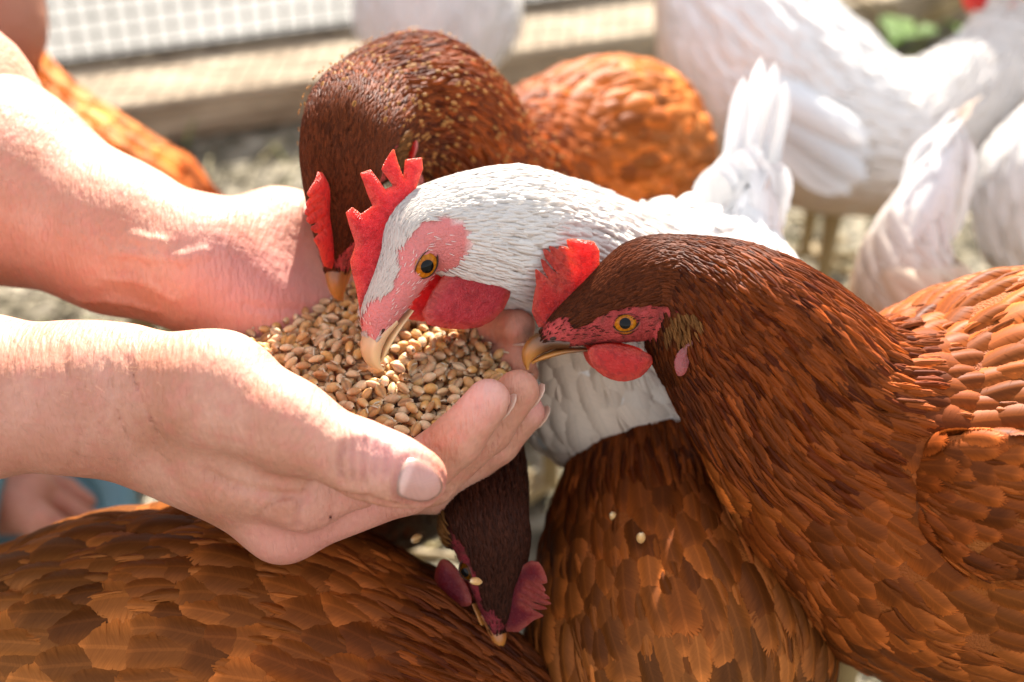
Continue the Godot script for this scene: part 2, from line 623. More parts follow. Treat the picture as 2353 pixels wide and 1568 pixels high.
func make_hen(s: Dictionary) -> Node3D:
	rng.seed = hash(s.label)
	var ctrl := []
	var head := {}
	var sc := 1.0
	var hb := Basis()
	var ho := Vector3.ZERO
	if s.has("head"):
		head = s.head
		sc = head.get("s", 1.0)
		var f: Vector3 = dirc(head.f[0], head.f[1], head.f[2])
		var u: Vector3 = dirc(head.u[0], head.u[1], head.u[2])
		u = (u - f * f.dot(u)).normalized()
		hb = Basis(u.cross(f), u, f)           # x = the hen's left, y = up, z = forward
		ho = pt(head.o[0], head.o[1], head.o[2])
		if head.has("eye_side"): ho -= hb.x * 0.0125 * sc * head.eye_side      # given the near eye rather than the midplane
		for row in [[250, 1075, 55, 5.0, 0.0], [420, 990, 165, 8.0, 0.05], [650, 880, 255, 11.5, 0.12], [900, 765, 365, 15.0, 0.2], [1130, 665, 450, 17.0, 0.3], [1340, 640, 500, 18.5, 0.42]]:
			var q := hz(row[0], row[1])
			if row[4] > 0.4 and head.get("no_nape", false): continue
			var cut: float = head.get("low", 0.0) * smoothstep(0.0, 0.2, row[4])
			q.y -= cut * row[2] * ZU
			row[2] *= 1.0 - cut
			ctrl.append([ho + (hb.y * q.y + hb.z * q.x) * sc, row[2] * ZU * sc, row[3] * 0.001 * sc, row[4], hb.y])
	for row in s.rows:
		var k: float = row[2] * KP
		var dor: Vector3 = dirc(row[6][0], row[6][1], row[6][2]) if row.size() > 6 else Vector3.UP
		ctrl.append([pt(row[0], row[1], row[2]), row[3] * k, row[4] * k, row[5], dor])
	var rings := spine(ctrl, s.get("sub", 7))
	# stand the thing's origin on the ground under its body
	var mid := Vector3.ZERO
	var best := 9.0
	for r in rings:
		if absf(r[6] - 2.1) < best:
			best = absf(r[6] - 2.1)
			mid = r[0]
	var base := Vector3(mid.x, 0, mid.z)
	var root := thing(s.get("name", "hen"), s.label, "hen", base, s.get("group", ""))
	var off := Transform3D(Basis(), -base)
	for r in rings: r[0] -= base
	ho -= base
	var pal: Array = PALETTE[s.kind]
	var pale: bool = s.kind == "white" or s.kind == "tan"
	var under: Color = s.get("under", Color(0.9, 0.75, 0.6) if pale else Color(0.85, 0.8, 0.75))
	var has_head := not head.is_empty()
	var inv := hb.transposed()
	var face: PackedVector2Array = hzs([215, 1060, 215, 930, 420, 800, 600, 830, 740, 760, 860, 650, 1120, 610, 1330, 690, 1400, 850, 1330, 1010, 1300, 1080, 1180, 1130, 1050, 1165, 650, 1185, 400, 1190]) if s.kind == "white" else FACE
	var zone := func(p: Vector3) -> int:    # 0 feathers, 1 bare red skin, 2 ear tuft
		if not has_head: return 0
		var q: Vector3 = inv * (p - ho) / sc
		if absf(q.x) > 0.03 or q.z < -0.035: return 0
		var w := Vector2(q.z, q.y)
		if inside(EAR, w) and not pale: return 2
		if inside(face, w): return 1
		return 0
	var red: Color = s.get("red", Color(0.34, 0.045, 0.04))
	var base_col := func(p: Vector3, z: float, a: float) -> Color:
		var w: int = zone.call(p)
		var nz := noise.get_noise_3dv(p * 2500.0)
		if w == 1:
			var c := red * (1.0 + 0.45 * nz) * (1.0 + 0.35 * noise.get_noise_3dv(p * 700.0))
			if noise.get_noise_3dv(p * 5200.0) > 0.38: c = c.lerp(Color(0.10, 0.03, 0.02), 0.6)
			if pale: c = c.lerp(Color(0.66, 0.24, 0.22), 0.62)
			return c
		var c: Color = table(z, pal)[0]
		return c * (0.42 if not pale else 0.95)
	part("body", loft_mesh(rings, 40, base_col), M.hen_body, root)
	var sets := [rings]
	for w in s.get("wings", []):
		var wc := []
		for row in w: wc.append([pt(row[0], row[1], row[2]) - base, row[3] * row[2] * KP, row[4] * row[2] * KP, row[5], dirc(0.2, 0.9, 0.4)])
		var wr := spine(wc, 6)
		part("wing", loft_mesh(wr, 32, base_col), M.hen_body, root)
		sets.append(wr)
	# plumage
	var lists := {"head_feathers": [], "neck_feathers": [], "body_feathers": [], "tufts": []}
	var seg := 36
	var cover: float = s.get("cover", 1.0)
	var grid := {}
	var jobs := []
	for rr in sets:
		for k in rr.size() - 1: jobs.append([rr[k], rr[k + 1], rr == rings])
	for job in jobs:
		var r = job[0]
		var r2 = job[1]
		var on_wing: bool = not job[2]
		for j in seg:
			var a0 := TAU * j / seg
			var a1 := TAU * (j + 1) / seg
			var p00 := ring_pt(r, a0)
			var p10 := ring_pt(r2, a0)
			var p01 := ring_pt(r, a1)
			var area := (p10 - p00).cross(p01 - p00).length()
			var z: float = (r[6] + r2[6]) * 0.5
			if z > 0.9 and z < 1.75: z += 0.45 * smoothstep(0.1, -0.9, cos(a0)) * smoothstep(0.9, 1.3, z)      # the hackle ends sooner on the breast
			var sz := table(z, SIZES)
			var big: float = s.get("big", 1.0) * (0.72 if on_wing else 1.0)
			var kind := 2 if z < 0.42 else (1 if z < 1.75 else 0)
			var dens: float = (7.0 if kind == 2 else (7.0 if kind == 1 else 9.0)) * cover / (sz[0] * sz[1] * 0.6 * big * big)
			var want := area * dens
			var cnt := int(want) + (1 if rng.randf() < want - int(want) else 0)
			for c in cnt:
				var tu := rng.randf()
				var ta := lerpf(a0, a1, rng.randf())
				var p := ring_pt(r, ta).lerp(ring_pt(r2, ta), tu)
				var du := (ring_pt(r2, ta) - ring_pt(r, ta)).normalized()
				var cen: Vector3 = r[0].lerp(r2[0], tu)
				var dv: Vector3 = r[1] * (-r[4] * sin(ta)) + r[2] * (r[5] * cos(ta))
				var nr := dv.cross(du).normalized()
				if nr.dot(p - cen) < 0.0: nr = -nr
				var w: int = zone.call(p)
				if du.dot(r[3]) < 0.25: continue
				var bristle := false
				if w == 1:
					var hp: Vector3 = inv * (p - ho) / sc
					var deep := poly_dist(face, Vector2(hp.z, hp.y))
					if rng.randf() > (0.10 if not pale else 0.04) + 0.75 * smoothstep(0.0022, 0.0, deep): continue
					bristle = deep > 0.0012
				var jit := rng.randf_range(-1, 1) * (0.13 if kind < 2 else 0.22)
				du = du.rotated(nr, jit)
				var lift := rng.randf_range(0.04, 0.13) if kind > 0 else rng.randf_range(0.07, 0.16)
				var ln: float = sz[0] * big * rng.randf_range(0.65, 1.2)
				var wd: float = sz[1] * big * rng.randf_range(0.6, 1.2)
				var kk := kind
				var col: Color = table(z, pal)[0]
				if w == 2:
					ln = 0.007 * sc
					wd = 0.0016
					lift = 0.5
					kk = 2
					col = Color(0.26, 0.105, 0.028) if not pale else Color(0.62, 0.55, 0.48)
				if kk == 0:                            # broad feathers keep their distance, so that each shows its rounded end
					lift = rng.randf_range(0.0, 0.06)
					var gap: float = wd * s.get("gap", 0.55)
					var c0 := Vector3i((p / 0.02).floor()) + (Vector3i(500, 0, 0) if on_wing else Vector3i.ZERO)
					var free := true
					for gx in range(-1, 2):
						for gy in range(-1, 2):
							for gz in range(-1, 2):
								for q in grid.get(c0 + Vector3i(gx, gy, gz), []):
									if p.distance_to(q) < gap: free = false
					if not free:                       # between the broad feathers lie narrow soft wisps
						if rng.randf() > 0.30: continue
						kk = 1
						ln = sz[0] * big * rng.randf_range(0.5, 0.95)
						wd = sz[1] * big * rng.randf_range(0.18, 0.36)
						lift = rng.randf_range(0.03, 0.09)
						du = du.rotated(nr, rng.randf_range(-0.12, 0.12))
					else:
						if not grid.has(c0): grid[c0] = []
						grid[c0].append(p)
				if s.has("streaks") and z > 0.2 and z < 0.42 and dn_of(ta) > 0.3 and rng.randf() < 0.006:
					col = Color(0.55, 0.36, 0.24)
					ln = 0.009
					wd = 0.0022
				if bristle:
					kk = 2
					ln = rng.randf_range(0.0018, 0.0032)
					wd = 0.0005
					lift = 0.35
					col = Color(0.05, 0.018, 0.01) if not pale else Color(0.80, 0.62, 0.56)
				var dn := cos(ta)                      # 1 on the back, -1 on the belly
				var big_n := noise.get_noise_3dv((p + base) * 28.0)
				var v := 1.0 + (0.42 if not pale else 0.05) * rng.randf_range(-1, 1) + (0.30 if not pale else 0.05) * big_n
				col = col * v
				if not pale and z > 0.4 and z < 1.7: col = col * lerpf(1.0, 0.55, smoothstep(0.1, -0.8, dn))      # darker throat: shade under the neck put into the feather colour
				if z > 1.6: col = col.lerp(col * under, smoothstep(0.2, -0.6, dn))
				if not pale and kk != 2:
					var pick := rng.randf()
					if pick < 0.14: col = col * 1.35
					elif pick < 0.36: col = col * (Color(0.55, 0.44, 0.38) if kk == 1 and kind == 1 else Color(0.86, 0.80, 0.74))
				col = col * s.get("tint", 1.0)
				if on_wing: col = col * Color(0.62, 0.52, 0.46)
				col.a = 1.0
				if s.has("speck") and z > 0.35 and z < s.get("speck_to", 2.3) and rng.randf() < s.speck * smoothstep(0.3, 1.0, z):
					var sy := (du * 0.95 + nr * 0.3).normalized()
					var sx := sy.cross(nr).normalized()
					var sl: float = s.get("speck_len", 0.006) * rng.randf_range(0.7, 1.3)
					lists.tufts.append([Transform3D(Basis(sx * sl * 0.55, sy * sl, sx.cross(sy) * sl), p + nr * 0.003), s.get("speck_col", Color(0.5, 0.3, 0.15))])
				var y := (du * cos(lift) + nr * sin(lift)).normalized()
				var x := y.cross(nr).normalized()
				var zz := x.cross(y).normalized()
				var t := Transform3D(Basis(x * wd, y * ln, zz * ln), p - y * ln * 0.3 + nr * 0.0004)
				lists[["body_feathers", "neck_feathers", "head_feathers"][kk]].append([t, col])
	var style: String = "pale" if pale else s.get("style", "deep")
	flow(lists.head_feathers, 2, "head_feathers", root, "pale" if pale else "deep")
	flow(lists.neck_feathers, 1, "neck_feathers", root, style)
	flow(lists.body_feathers, 0, "body_feathers", root, style if s.get("style_body", false) or pale else "deep")
	flow(lists.tufts, 0, "feather_tips", root, "deep")
	# tail and wing quills, each one its own piece
	for fan in s.get("fans", []):   # [called, base px, dir(cam), side(cam), count, spread, length m, width m, colour]
		var b := pt(fan[1][0], fan[1][1], fan[1][2]) - base
		var d: Vector3 = dirc(fan[2][0], fan[2][1], fan[2][2])
		var sd: Vector3 = dirc(fan[3][0], fan[3][1], fan[3][2])
		var nr := d.cross(sd).normalized()
		for i in int(fan[4]):
			var q: float = (i + 0.5) / fan[4] * 2.0 - 1.0
			var y: Vector3 = (d + sd * q * fan[5] + nr * rng.randf_range(-0.05, 0.05)).normalized()
			var x := y.cross(nr).normalized()
			var zz := x.cross(y)
			var ln: float = fan[6] * (1.0 - 0.25 * absf(q)) * rng.randf_range(0.92, 1.05)
			var col: Color = fan[8] * rng.randf_range(0.85, 1.12)
			col.a = 1.0
			var key := "quill%d_%s" % [i % 3, col.to_html()]
			var src: ArrayMesh = FM["3_%d" % (i % 3)]
			var arr := src.surface_get_arrays(0)
			var cc := PackedColorArray()
			cc.resize(arr[Mesh.ARRAY_VERTEX].size())
			cc.fill(col)
			var qm := mesh_of(arr[Mesh.ARRAY_VERTEX], arr[Mesh.ARRAY_NORMAL], arr[Mesh.ARRAY_INDEX], cc, arr[Mesh.ARRAY_TEX_UV])
			part(fan[0], qm, M.pale0 if pale else M.deep0, root, Transform3D(Basis(x * fan[7], y * ln, zz * ln * 0.5), b + sd * q * 0.012 + nr * (0.0015 * i)))
	if has_head: make_head(root, head, Transform3D(hb * sc, ho), s)
	if s.get("legs", true):
		var fwd: Vector3 = s.get("fwd", Vector3(-1, 0, 0))
		var sd := fwd.cross(Vector3.UP).normalized()
		for e in [-1, 1]:
			var top: Vector3 = Vector3(0, mid.y - 0.02, 0) + sd * 0.035 * e
			part("leg", leg_mesh(top, fwd), M.leg, root)
	return root

func leg_mesh(top: Vector3, fwd: Vector3) -> ArrayMesh:
	var g := Soup.new()
	var foot := Vector3(top.x, 0.012, top.z)
	g.tube([top, foot.lerp(top, 0.5), foot], [0.011, 0.007, 0.0055], 8)
	for a in [-0.6, 0.0, 0.6, PI]:
		var d := fwd.rotated(Vector3.UP, a)
		g.tube([foot, foot + d * (0.05 if a != PI else 0.02) - Vector3(0, 0.008, 0)], [0.0055, 0.003], 6)
	return mesh_of(g.v, g.n, g.i)

# triangles gathered into one mesh
class Soup:
	var v := PackedVector3Array()
	var n := PackedVector3Array()
	var c := PackedColorArray()
	var i := PackedInt32Array()
	func tube(pts: Array, rad: Array, seg: int, col := Color.WHITE) -> void:
		var s := v.size()
		var m := pts.size()
		for k in m:
			var t: Vector3 = (pts[mini(k + 1, m - 1)] - pts[maxi(k - 1, 0)]).normalized()
			var a := t.cross(Vector3(0.31, 0.9, 0.22)).normalized()
			var b := t.cross(a)
			for j in seg + 1:
				var u := TAU * j / seg
				var d := a * cos(u) + b * sin(u)
				v.append(pts[k] + d * rad[k])
				n.append(d)
				c.append(col)
		for k in m - 1:
			for j in seg:
				var p := s + k * (seg + 1) + j
				var q := p + seg + 1
				i.append_array([p, p + 1, q, p + 1, q + 1, q])
	func box(lo: Vector3, hi: Vector3, x: Vector3, y: Vector3, z: Vector3, o: Vector3, bevel: float, col := Color.WHITE) -> void:   # a chamfered box, axes x y z
		var mid := (lo + hi) * 0.5
		var e := (hi - lo) * 0.5
		for ax in 3:
			for sg in [-1.0, 1.0]:
				var a := (ax + 1) % 3
				var b := (ax + 2) % 3
				var s := v.size()
				for w in [[-1, -1], [1, -1], [1, 1], [-1, 1]]:
					var p := Vector3.ZERO
					p[ax] = e[ax] * sg
					p[a] = (e[a] - bevel) * w[0]
					p[b] = (e[b] - bevel) * w[1]
					p += mid
					var nn := Vector3.ZERO
					nn[ax] = sg
					v.append(o + x * p.x + y * p.y + z * p.z)
					n.append(x * nn.x + y * nn.y + z * nn.z)
					c.append(col)
				i.append_array([s, s + 1, s + 2, s, s + 2, s + 3])
		for ax in 3:
			var a := (ax + 1) % 3
			var b := (ax + 2) % 3
			for w in [[-1.0, -1.0], [1.0, -1.0], [1.0, 1.0], [-1.0, 1.0]]:
				var s := v.size()
				for k in 4:
					var p := Vector3.ZERO
					p[ax] = (e[ax] - bevel) * (1.0 if k == 1 or k == 2 else -1.0)
					p[a] = (e[a] - (bevel if k > 1 else 0.0)) * w[0]
					p[b] = (e[b] - (bevel if k < 2 else 0.0)) * w[1]
					p += mid
					var nn := Vector3.ZERO
					nn[a] = w[0] * 0.7071
					nn[b] = w[1] * 0.7071
					v.append(o + x * p.x + y * p.y + z * p.z)
					n.append(x * nn.x + y * nn.y + z * nn.z)
					c.append(col)
				i.append_array([s, s + 1, s + 2, s, s + 2, s + 3])

func sc_of(h: Dictionary) -> float:
	return h.get("s", 1.0)

func make_head(root: Node3D, head: Dictionary, tr: Transform3D, s: Dictionary) -> void:
	var pale: bool = s.kind == "white"
	var red: Color = s.get("comb_red", Color(0.72, 0.035, 0.026))
	var shade := func(p: Vector3, d: float) -> Color:
		var q := noise.get_noise_3dv(p * 9000.0)
		var g := noise.get_noise_3dv(p * 2200.0 + Vector3(5, 1, 7))
		var c := red * (1.0 + 0.16 * q)
		c = c.lerp(Color(0.80, 0.17, 0.10), 0.45 * smoothstep(0.004, 0.0, d))
		c = c.lerp(Color(0.80, 0.30, 0.24), 0.22 * smoothstep(0.25, 0.6, q))
		if g < -0.2: c = c.lerp(Color(0.30, 0.012, 0.015), 0.4)
		c.a = 1.0
		return c
	# comb
	var outline: PackedVector2Array
	if head.has("comb"):
		outline = PackedVector2Array()
		var world := tr                        # sight lines through the drawn outline, met with the head's midplane
		world.origin += root.position
		var back := world.affine_inverse()
		var eye_l := back * CAM
		for i in range(0, head.comb.size(), 2):
			var far := back * pt(head.comb[i], head.comb[i + 1], 1.0)
			var k := eye_l.x / (eye_l.x - far.x)
			var q := eye_l.lerp(far, k)
			outline.append(Vector2(q.z, q.y))
	else:
		outline = hzs(COMB)
	var lean: float = head.get("lean", 0.0)
	var wave: float = head.get("wave", 0.0012)
	var bend := func(p: Vector3) -> Vector3:
		var hgt := maxf(p.y - 0.012, 0.0)
		return Vector3(p.x, p.y, p.z + lean * hgt + wave * sin(p.x * 260.0) * smoothstep(0.008, 0.03, p.y))
	part("comb", flesh(outline, 0.00040, 0.55, 0.0017 if not head.has("comb") else 0.0026, 0.00045, bend, shade), M.comb, root, tr)
	# wattles
	var wat: PackedVector2Array
	if head.has("wattle"):
		wat = PackedVector2Array()
		for i in range(0, head.wattle.size(), 2): wat.append(Vector2(head.wattle[i], head.wattle[i + 1]))
	else:
		wat = hzs([650, 1130, 645, 1220, 700, 1310, 800, 1380, 930, 1412, 1060, 1385, 1150, 1310, 1198, 1230, 1150, 1180, 1000, 1130, 800, 1100])
	for e in [-1.0, 1.0]:
		var off: float = 0.0068
		var wb := func(p: Vector3) -> Vector3:
			return Vector3(p.x, p.y, p.z * 1.0 + e * (off + 0.35 * maxf(0.0, -0.012 - p.y)))
		part("wattle", flesh(smooth_poly(wat, 1), 0.0007, 0.8, 0.0026, 0.0007, wb, shade), M.wattle, root, tr)
	# ear lobes
	var lobe := hzs([1600, 990, 1530, 1000, 1470, 1050, 1400, 1120, 1360, 1200, 1345, 1290, 1370, 1340, 1420, 1310, 1455, 1230, 1490, 1160, 1560, 1140, 1610, 1080])
	var lobe_shade := func(p: Vector3, d: float) -> Color:
		var c := Color(0.52, 0.08, 0.08).lerp(Color(0.62, 0.2, 0.18), 0.5 + 0.5 * noise.get_noise_3dv(p * 700.0))
		if pale: c = Color(0.80, 0.72, 0.66)
		return c
	for e in [-1.0, 1.0] if head.get("lobes", true) else []:
		var lb := func(p: Vector3) -> Vector3:
			return Vector3(p.x, p.y, p.z + e * (0.0212 + 0.0025 * sin(p.y * 420.0)))
		part("earlobe", flesh(smooth_poly(lobe, 1), 0.0007, 0.7, 0.0022, 0.0006, lb, lobe_shade), M.wattle, root, tr)
	# beak
	var bc: Array = head.get("beak", [Color(0.075, 0.026, 0.010), Color(0.42, 0.17, 0.035)])
	var mk := func(rows: Array) -> Array:
		var ctrl := []
		for r in rows:
			var q := hz(r[0], r[1])
			ctrl.append([Vector3(0, q.y, q.x), r[2] * ZU, r[3] * 0.001, r[4], Vector3.UP.rotated(Vector3.RIGHT, r[5])])
		return spine(ctrl, 6)
	var bt := func(p: Vector3, z: float, a: float) -> Color:
		var c: Color = bc[0].lerp(bc[1], smoothstep(0.15, 0.95, z))
		var up := cos(a)
		return c * (1.0 + 0.15 * noise.get_noise_3dv(p * 500.0)) * (0.85 if up > 0.4 else 1.1)
	part("upper_beak", loft_mesh(mk.call([[480, 1095, 60, 6.6, 0.0, 0.0], [330, 1080, 88, 6.0, 0.1, 0.1], [210, 1120, 92, 4.7, 0.4, 0.35], [140, 1200, 68, 3.2, 0.75, 0.8], [122, 1280, 34, 1.7, 0.95, 1.1], [130, 1338, 5, 0.4, 1.0, 1.3]]), 20, bt), M.beak, root, tr)
	part("lower_beak", loft_mesh(mk.call([[640, 1160, 16, 5.8, 0.3, 0.0], [450, 1175, 26, 5.2, 0.5, 0.0], [300, 1215, 26, 3.6, 0.8, 0.1], [200, 1258, 16, 2.0, 1.0, 0.2], [165, 1282, 5, 0.6, 1.0, 0.3]]), 16, bt), M.beak, root, tr)
	# nostrils and eyes, both sides
	for e in [-1.0, 1.0]:
		var nq := hz(350, 1045)
		part("nostril", ball(0.0016, 0.0013, 0.0026, Color(0.06, 0.03, 0.02), Color(0.06, 0.03, 0.02)), M.hen_body, root, tr * Transform3D(Basis(), Vector3(e * 0.0052, nq.y, nq.x)))
		var ex: float = head.get("eye_x", 0.0125)
		var eb := Basis(Vector3.UP, -e * 0.18) * Basis(Vector3(0, 0, -e), Vector3(0, 1, 0), Vector3(e, 0, 0))
		var er: float = head.get("eye_r", 0.0058)
		var eye := part("eye", eyeball(er, head.get("iris", 1.0)), M.eye, root, tr * Transform3D(eb, Vector3(e * (ex - 0.0025), 0, 0)))
		part("pupil", cap_disc(er * 1.012, 0.42), M.eye, eye)
		part("eyelid", eyelid(er * 0.86, er * 0.58, er, Color(0.36, 0.05, 0.045) if not pale else Color(0.50, 0.19, 0.17)), M.hen_body, root, tr * Transform3D(eb, Vector3(e * ex, 0, 0)))

func ball(rx: float, ry: float, rz: float, c0: Color, c1: Color) -> ArrayMesh:
	var v := PackedVector3Array()
	var n := PackedVector3Array()
	var col := PackedColorArray()
	var idx := PackedInt32Array()
	for j in 9:
		var t := PI * j / 8
		for i in 13:
			var a := TAU * i / 12
			var u := Vector3(sin(t) * cos(a), cos(t), sin(t) * sin(a))
			v.append(Vector3(u.x * rx, u.y * ry, u.z * rz))
			n.append(Vector3(u.x / rx, u.y / ry, u.z / rz).normalized())
			col.append(c0.lerp(c1, 0.5 + 0.5 * u.y))
	for j in 8:
		for i in 12:
			var a := j * 13 + i
			idx.append_array([a, a + 1, a + 13, a + 1, a + 14, a + 13])
	return mesh_of(v, n, idx, col)

func eyeball(r: float, iris: float) -> ArrayMesh:   # looks along +z
	var v := PackedVector3Array()
	var n := PackedVector3Array()
	var col := PackedColorArray()
	var idx := PackedInt32Array()
	for j in 25:
		var t := PI * j / 24
		for i in 33:
			var a := TAU * i / 32
			var u := Vector3(sin(t) * cos(a), sin(t) * sin(a), cos(t))
			v.append(u * r)
			n.append(u)
			var c := Color(0.26, 0.070, 0.005).lerp(Color(0.38, 0.125, 0.008), smoothstep(0.42, 0.62, t))
			c = c * (1.0 + 0.2 * sin(a * 21.0))
			if t > 0.80: c = c.lerp(Color(0.30, 0.09, 0.01), smoothstep(0.80, 0.95, t))
			if t > 1.02: c = Color(0.06, 0.025, 0.02)
			c = c * iris
			c.a = 1.0
			col.append(c)
	for j in 24:
		for i in 32:
			var a := j * 33 + i
			idx.append_array([a, a + 33, a + 1, a + 1, a + 33, a + 34])
	return mesh_of(v, n, idx, col)

func cap_disc(r: float, most: float) -> ArrayMesh:
	var v := PackedVector3Array([Vector3(0, 0, r)])
	var n := PackedVector3Array([Vector3(0, 0, 1)])
	var col := PackedColorArray([Color(0.004, 0.004, 0.005)])
	var idx := PackedInt32Array()
	for j in 3:
		var t := most * (j + 1) / 3.0
		for i in 24:
			var a := TAU * i / 24
			var u := Vector3(sin(t) * cos(a), sin(t) * sin(a), cos(t))
			v.append(u * r)
			n.append(u)
			col.append(Color(0.004, 0.004, 0.005))
	for i in 24:
		var k := (i + 1) % 24
		idx.append_array([0, 1 + k, 1 + i])
		for j in 2:
			var a := 1 + j * 24
			idx.append_array([a + i, a + k, a + 24 + i, a + k, a + 24 + k, a + 24 + i])
	return mesh_of(v, n, idx, col)

func eyelid(a: float, b: float, er: float, col: Color) -> ArrayMesh:   # a fold of skin with an almond opening over the eyeball, looking along +z
	var v := PackedVector3Array()
	var n := PackedVector3Array()
	var cc := PackedColorArray()
	var idx := PackedInt32Array()
	var seg := 40
	var rows := 9
	for i in seg + 1:
		var u := TAU * i / seg
		for j in rows:
			var t := float(j) / (rows - 1)
			var p := Vector2(a * cos(u), b * sin(u)) * (1.0 + 0.75 * t)
			var e := Vector2(a * cos(u), b * sin(u)).length()
			var inner := sqrt(maxf(er * er - e * e, 0.0)) - 0.0025
			var z := lerpf(inner + 0.0005, -0.0030, smoothstep(0.05, 1.0, t)) + 0.0005 * sin(t * 16.0) * (1.0 - t)
			if j == 0: z = inner - 0.0008
			v.append(Vector3(p.x, p.y, z))
			n.append(Vector3.ZERO)
			cc.append(Color(0.05, 0.02, 0.015) if j < 2 else col.lerp(Color(0.55, 0.27, 0.19), 0.55 * (1.0 - smoothstep(0.15, 0.45, t))) * (0.85 + 0.18 * sin(t * 16.0)))
	for i in seg:
		for j in rows - 1:
			var p := i * rows + j
			for tri in [[p, p + 1, p + rows], [p + 1, p + rows + 1, p + rows]]:
				var fn := (v[tri[1]] - v[tri[0]]).cross(v[tri[2]] - v[tri[0]])
				if fn.z < 0.0: fn = -fn
				for q in tri: n[q] += fn
				idx.append_array(tri)
	for i in n.size(): n[i] = (n[i] + Vector3(0, 0, 1e-12)).normalized()
	for j in rows:
		n[seg * rows + j] = n[j]
	return mesh_of(v, n, idx, cc)

# ---------------------------------------------------------------- the person
func bones(f: Field, list: Array) -> void:   # x y d r  x y d r  k   (pixels, pixels, metres, pixels; k in metres)
	for b in list:
		f.cap(loc(b[0], b[1], b[2]), loc(b[4], b[5], b[6]), b[3] * b[2] * KP, b[7] * b[6] * KP, b[8])

func hit_px(f: Field, x: float, y: float) -> Vector3:
	return f.hit(Vector3(KP * (x - 1176.5), KP * (784.0 - y), -1.0), 0.42, 0.85)

func crease(f: Field, list: Array, r: float, mode := 1, depth := 0.0, fold_shade := 0.0) -> void:   # a groove (mode 1) or a raised vein (mode 0) along surface pixels
	var pts := []
	for i in range(0, list.size(), 2):
		var p := hit_px(f, list[i], list[i + 1])
		if p != Vector3.ZERO: pts.append(p)
	for k in pts.size() - 1:
		var n := f.grad(pts[k])
		var o := n * depth
		f.cap(pts[k] + o, pts[k + 1] + o, r, r, r * (1.2 if mode == 0 else 0.8), mode)
		if fold_shade > 0.0:           # paints crease shade into the folds, over their own redness
			for q in 3: spots.append([pts[k].lerp(pts[k + 1], q / 3.0), 0.0026, Color(0.30, 0.10, 0.07), fold_shade])

var spots := []      # [where, radius, colour, share]: stains and flushes of the skin, painted shade of folds and far shin

func skin_col(p: Vector3, n: Vector3) -> Color:
	var a := noise.get_noise_3dv(p * 330.0)
	var b := noise.get_noise_3dv(p * 1100.0 + Vector3(9, 3, 1))
	var e := noise.get_noise_3dv(p * 3600.0)
	var c := Color(0.42, 0.175, 0.105).lerp(Color(0.51, 0.245, 0.165), clampf(0.5 + 0.9 * a, 0.0, 1.0))
	c = c.lerp(Color(0.50, 0.17, 0.12), clampf(0.8 * b, 0.0, 0.5))
	c = c * (1.0 + 0.14 * e)
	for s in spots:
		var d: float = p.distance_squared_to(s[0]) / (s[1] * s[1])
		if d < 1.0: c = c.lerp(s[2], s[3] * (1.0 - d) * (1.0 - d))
	c.a = 1.0
	return c

func patch(f: Field, outline: PackedVector2Array, rise: float, thick: float, tint: Callable) -> ArrayMesh:   # a nail: a domed plate on the surface inside a pixel outline
	var cen := Vector2.ZERO
	for p in outline: cen += p / outline.size()
	var v := PackedVector3Array()
	var n := PackedVector3Array()
	var col := PackedColorArray()
	var idx := PackedInt32Array()
	var m := outline.size()
	var rings := 9
	for j in rings + 1:
		var t := float(j) / rings
		for i in m:
			var q := cen.lerp(outline[i], minf(t, 1.0))
			var p := hit_px(f, q.x, q.y)
			var g := f.grad(p)
			v.append(p + g * (rise * (1.0 - pow(t, 5.0)) + thick * (1.0 if j < rings else -2.0)))
			n.append((g + (Vector3.ZERO if j < rings - 1 else (p - v[0]).normalized() * 0.6)).normalized())
			col.append(tint.call(q, t))
	for j in rings:
		for i in m:
			var k := (i + 1) % m
			var a := j * m
			idx.append_array([a + i, a + k, a + m + i, a + k, a + m + k, a + m + i])
	return mesh_of(v, n, idx, col)

func pxs(list: Array) -> PackedVector2Array:
	var q := PackedVector2Array()
	for i in range(0, list.size(), 2): q.append(Vector2(list[i], list[i + 1]))
	return q

func box_of(list: Array, pad: float) -> Array:
	var lo := Vector3.ONE * 9.0
	var hi := Vector3.ONE * -9.0
	for b in list:
		for k in [0, 4]:
			var p := loc(b[k], b[k + 1], b[k + 2])
			var r: float = b[k + 3] * b[k + 2] * KP + pad
			lo = lo.min(p - Vector3.ONE * r)
			hi = hi.max(p + Vector3.ONE * r)
	return [lo, hi]

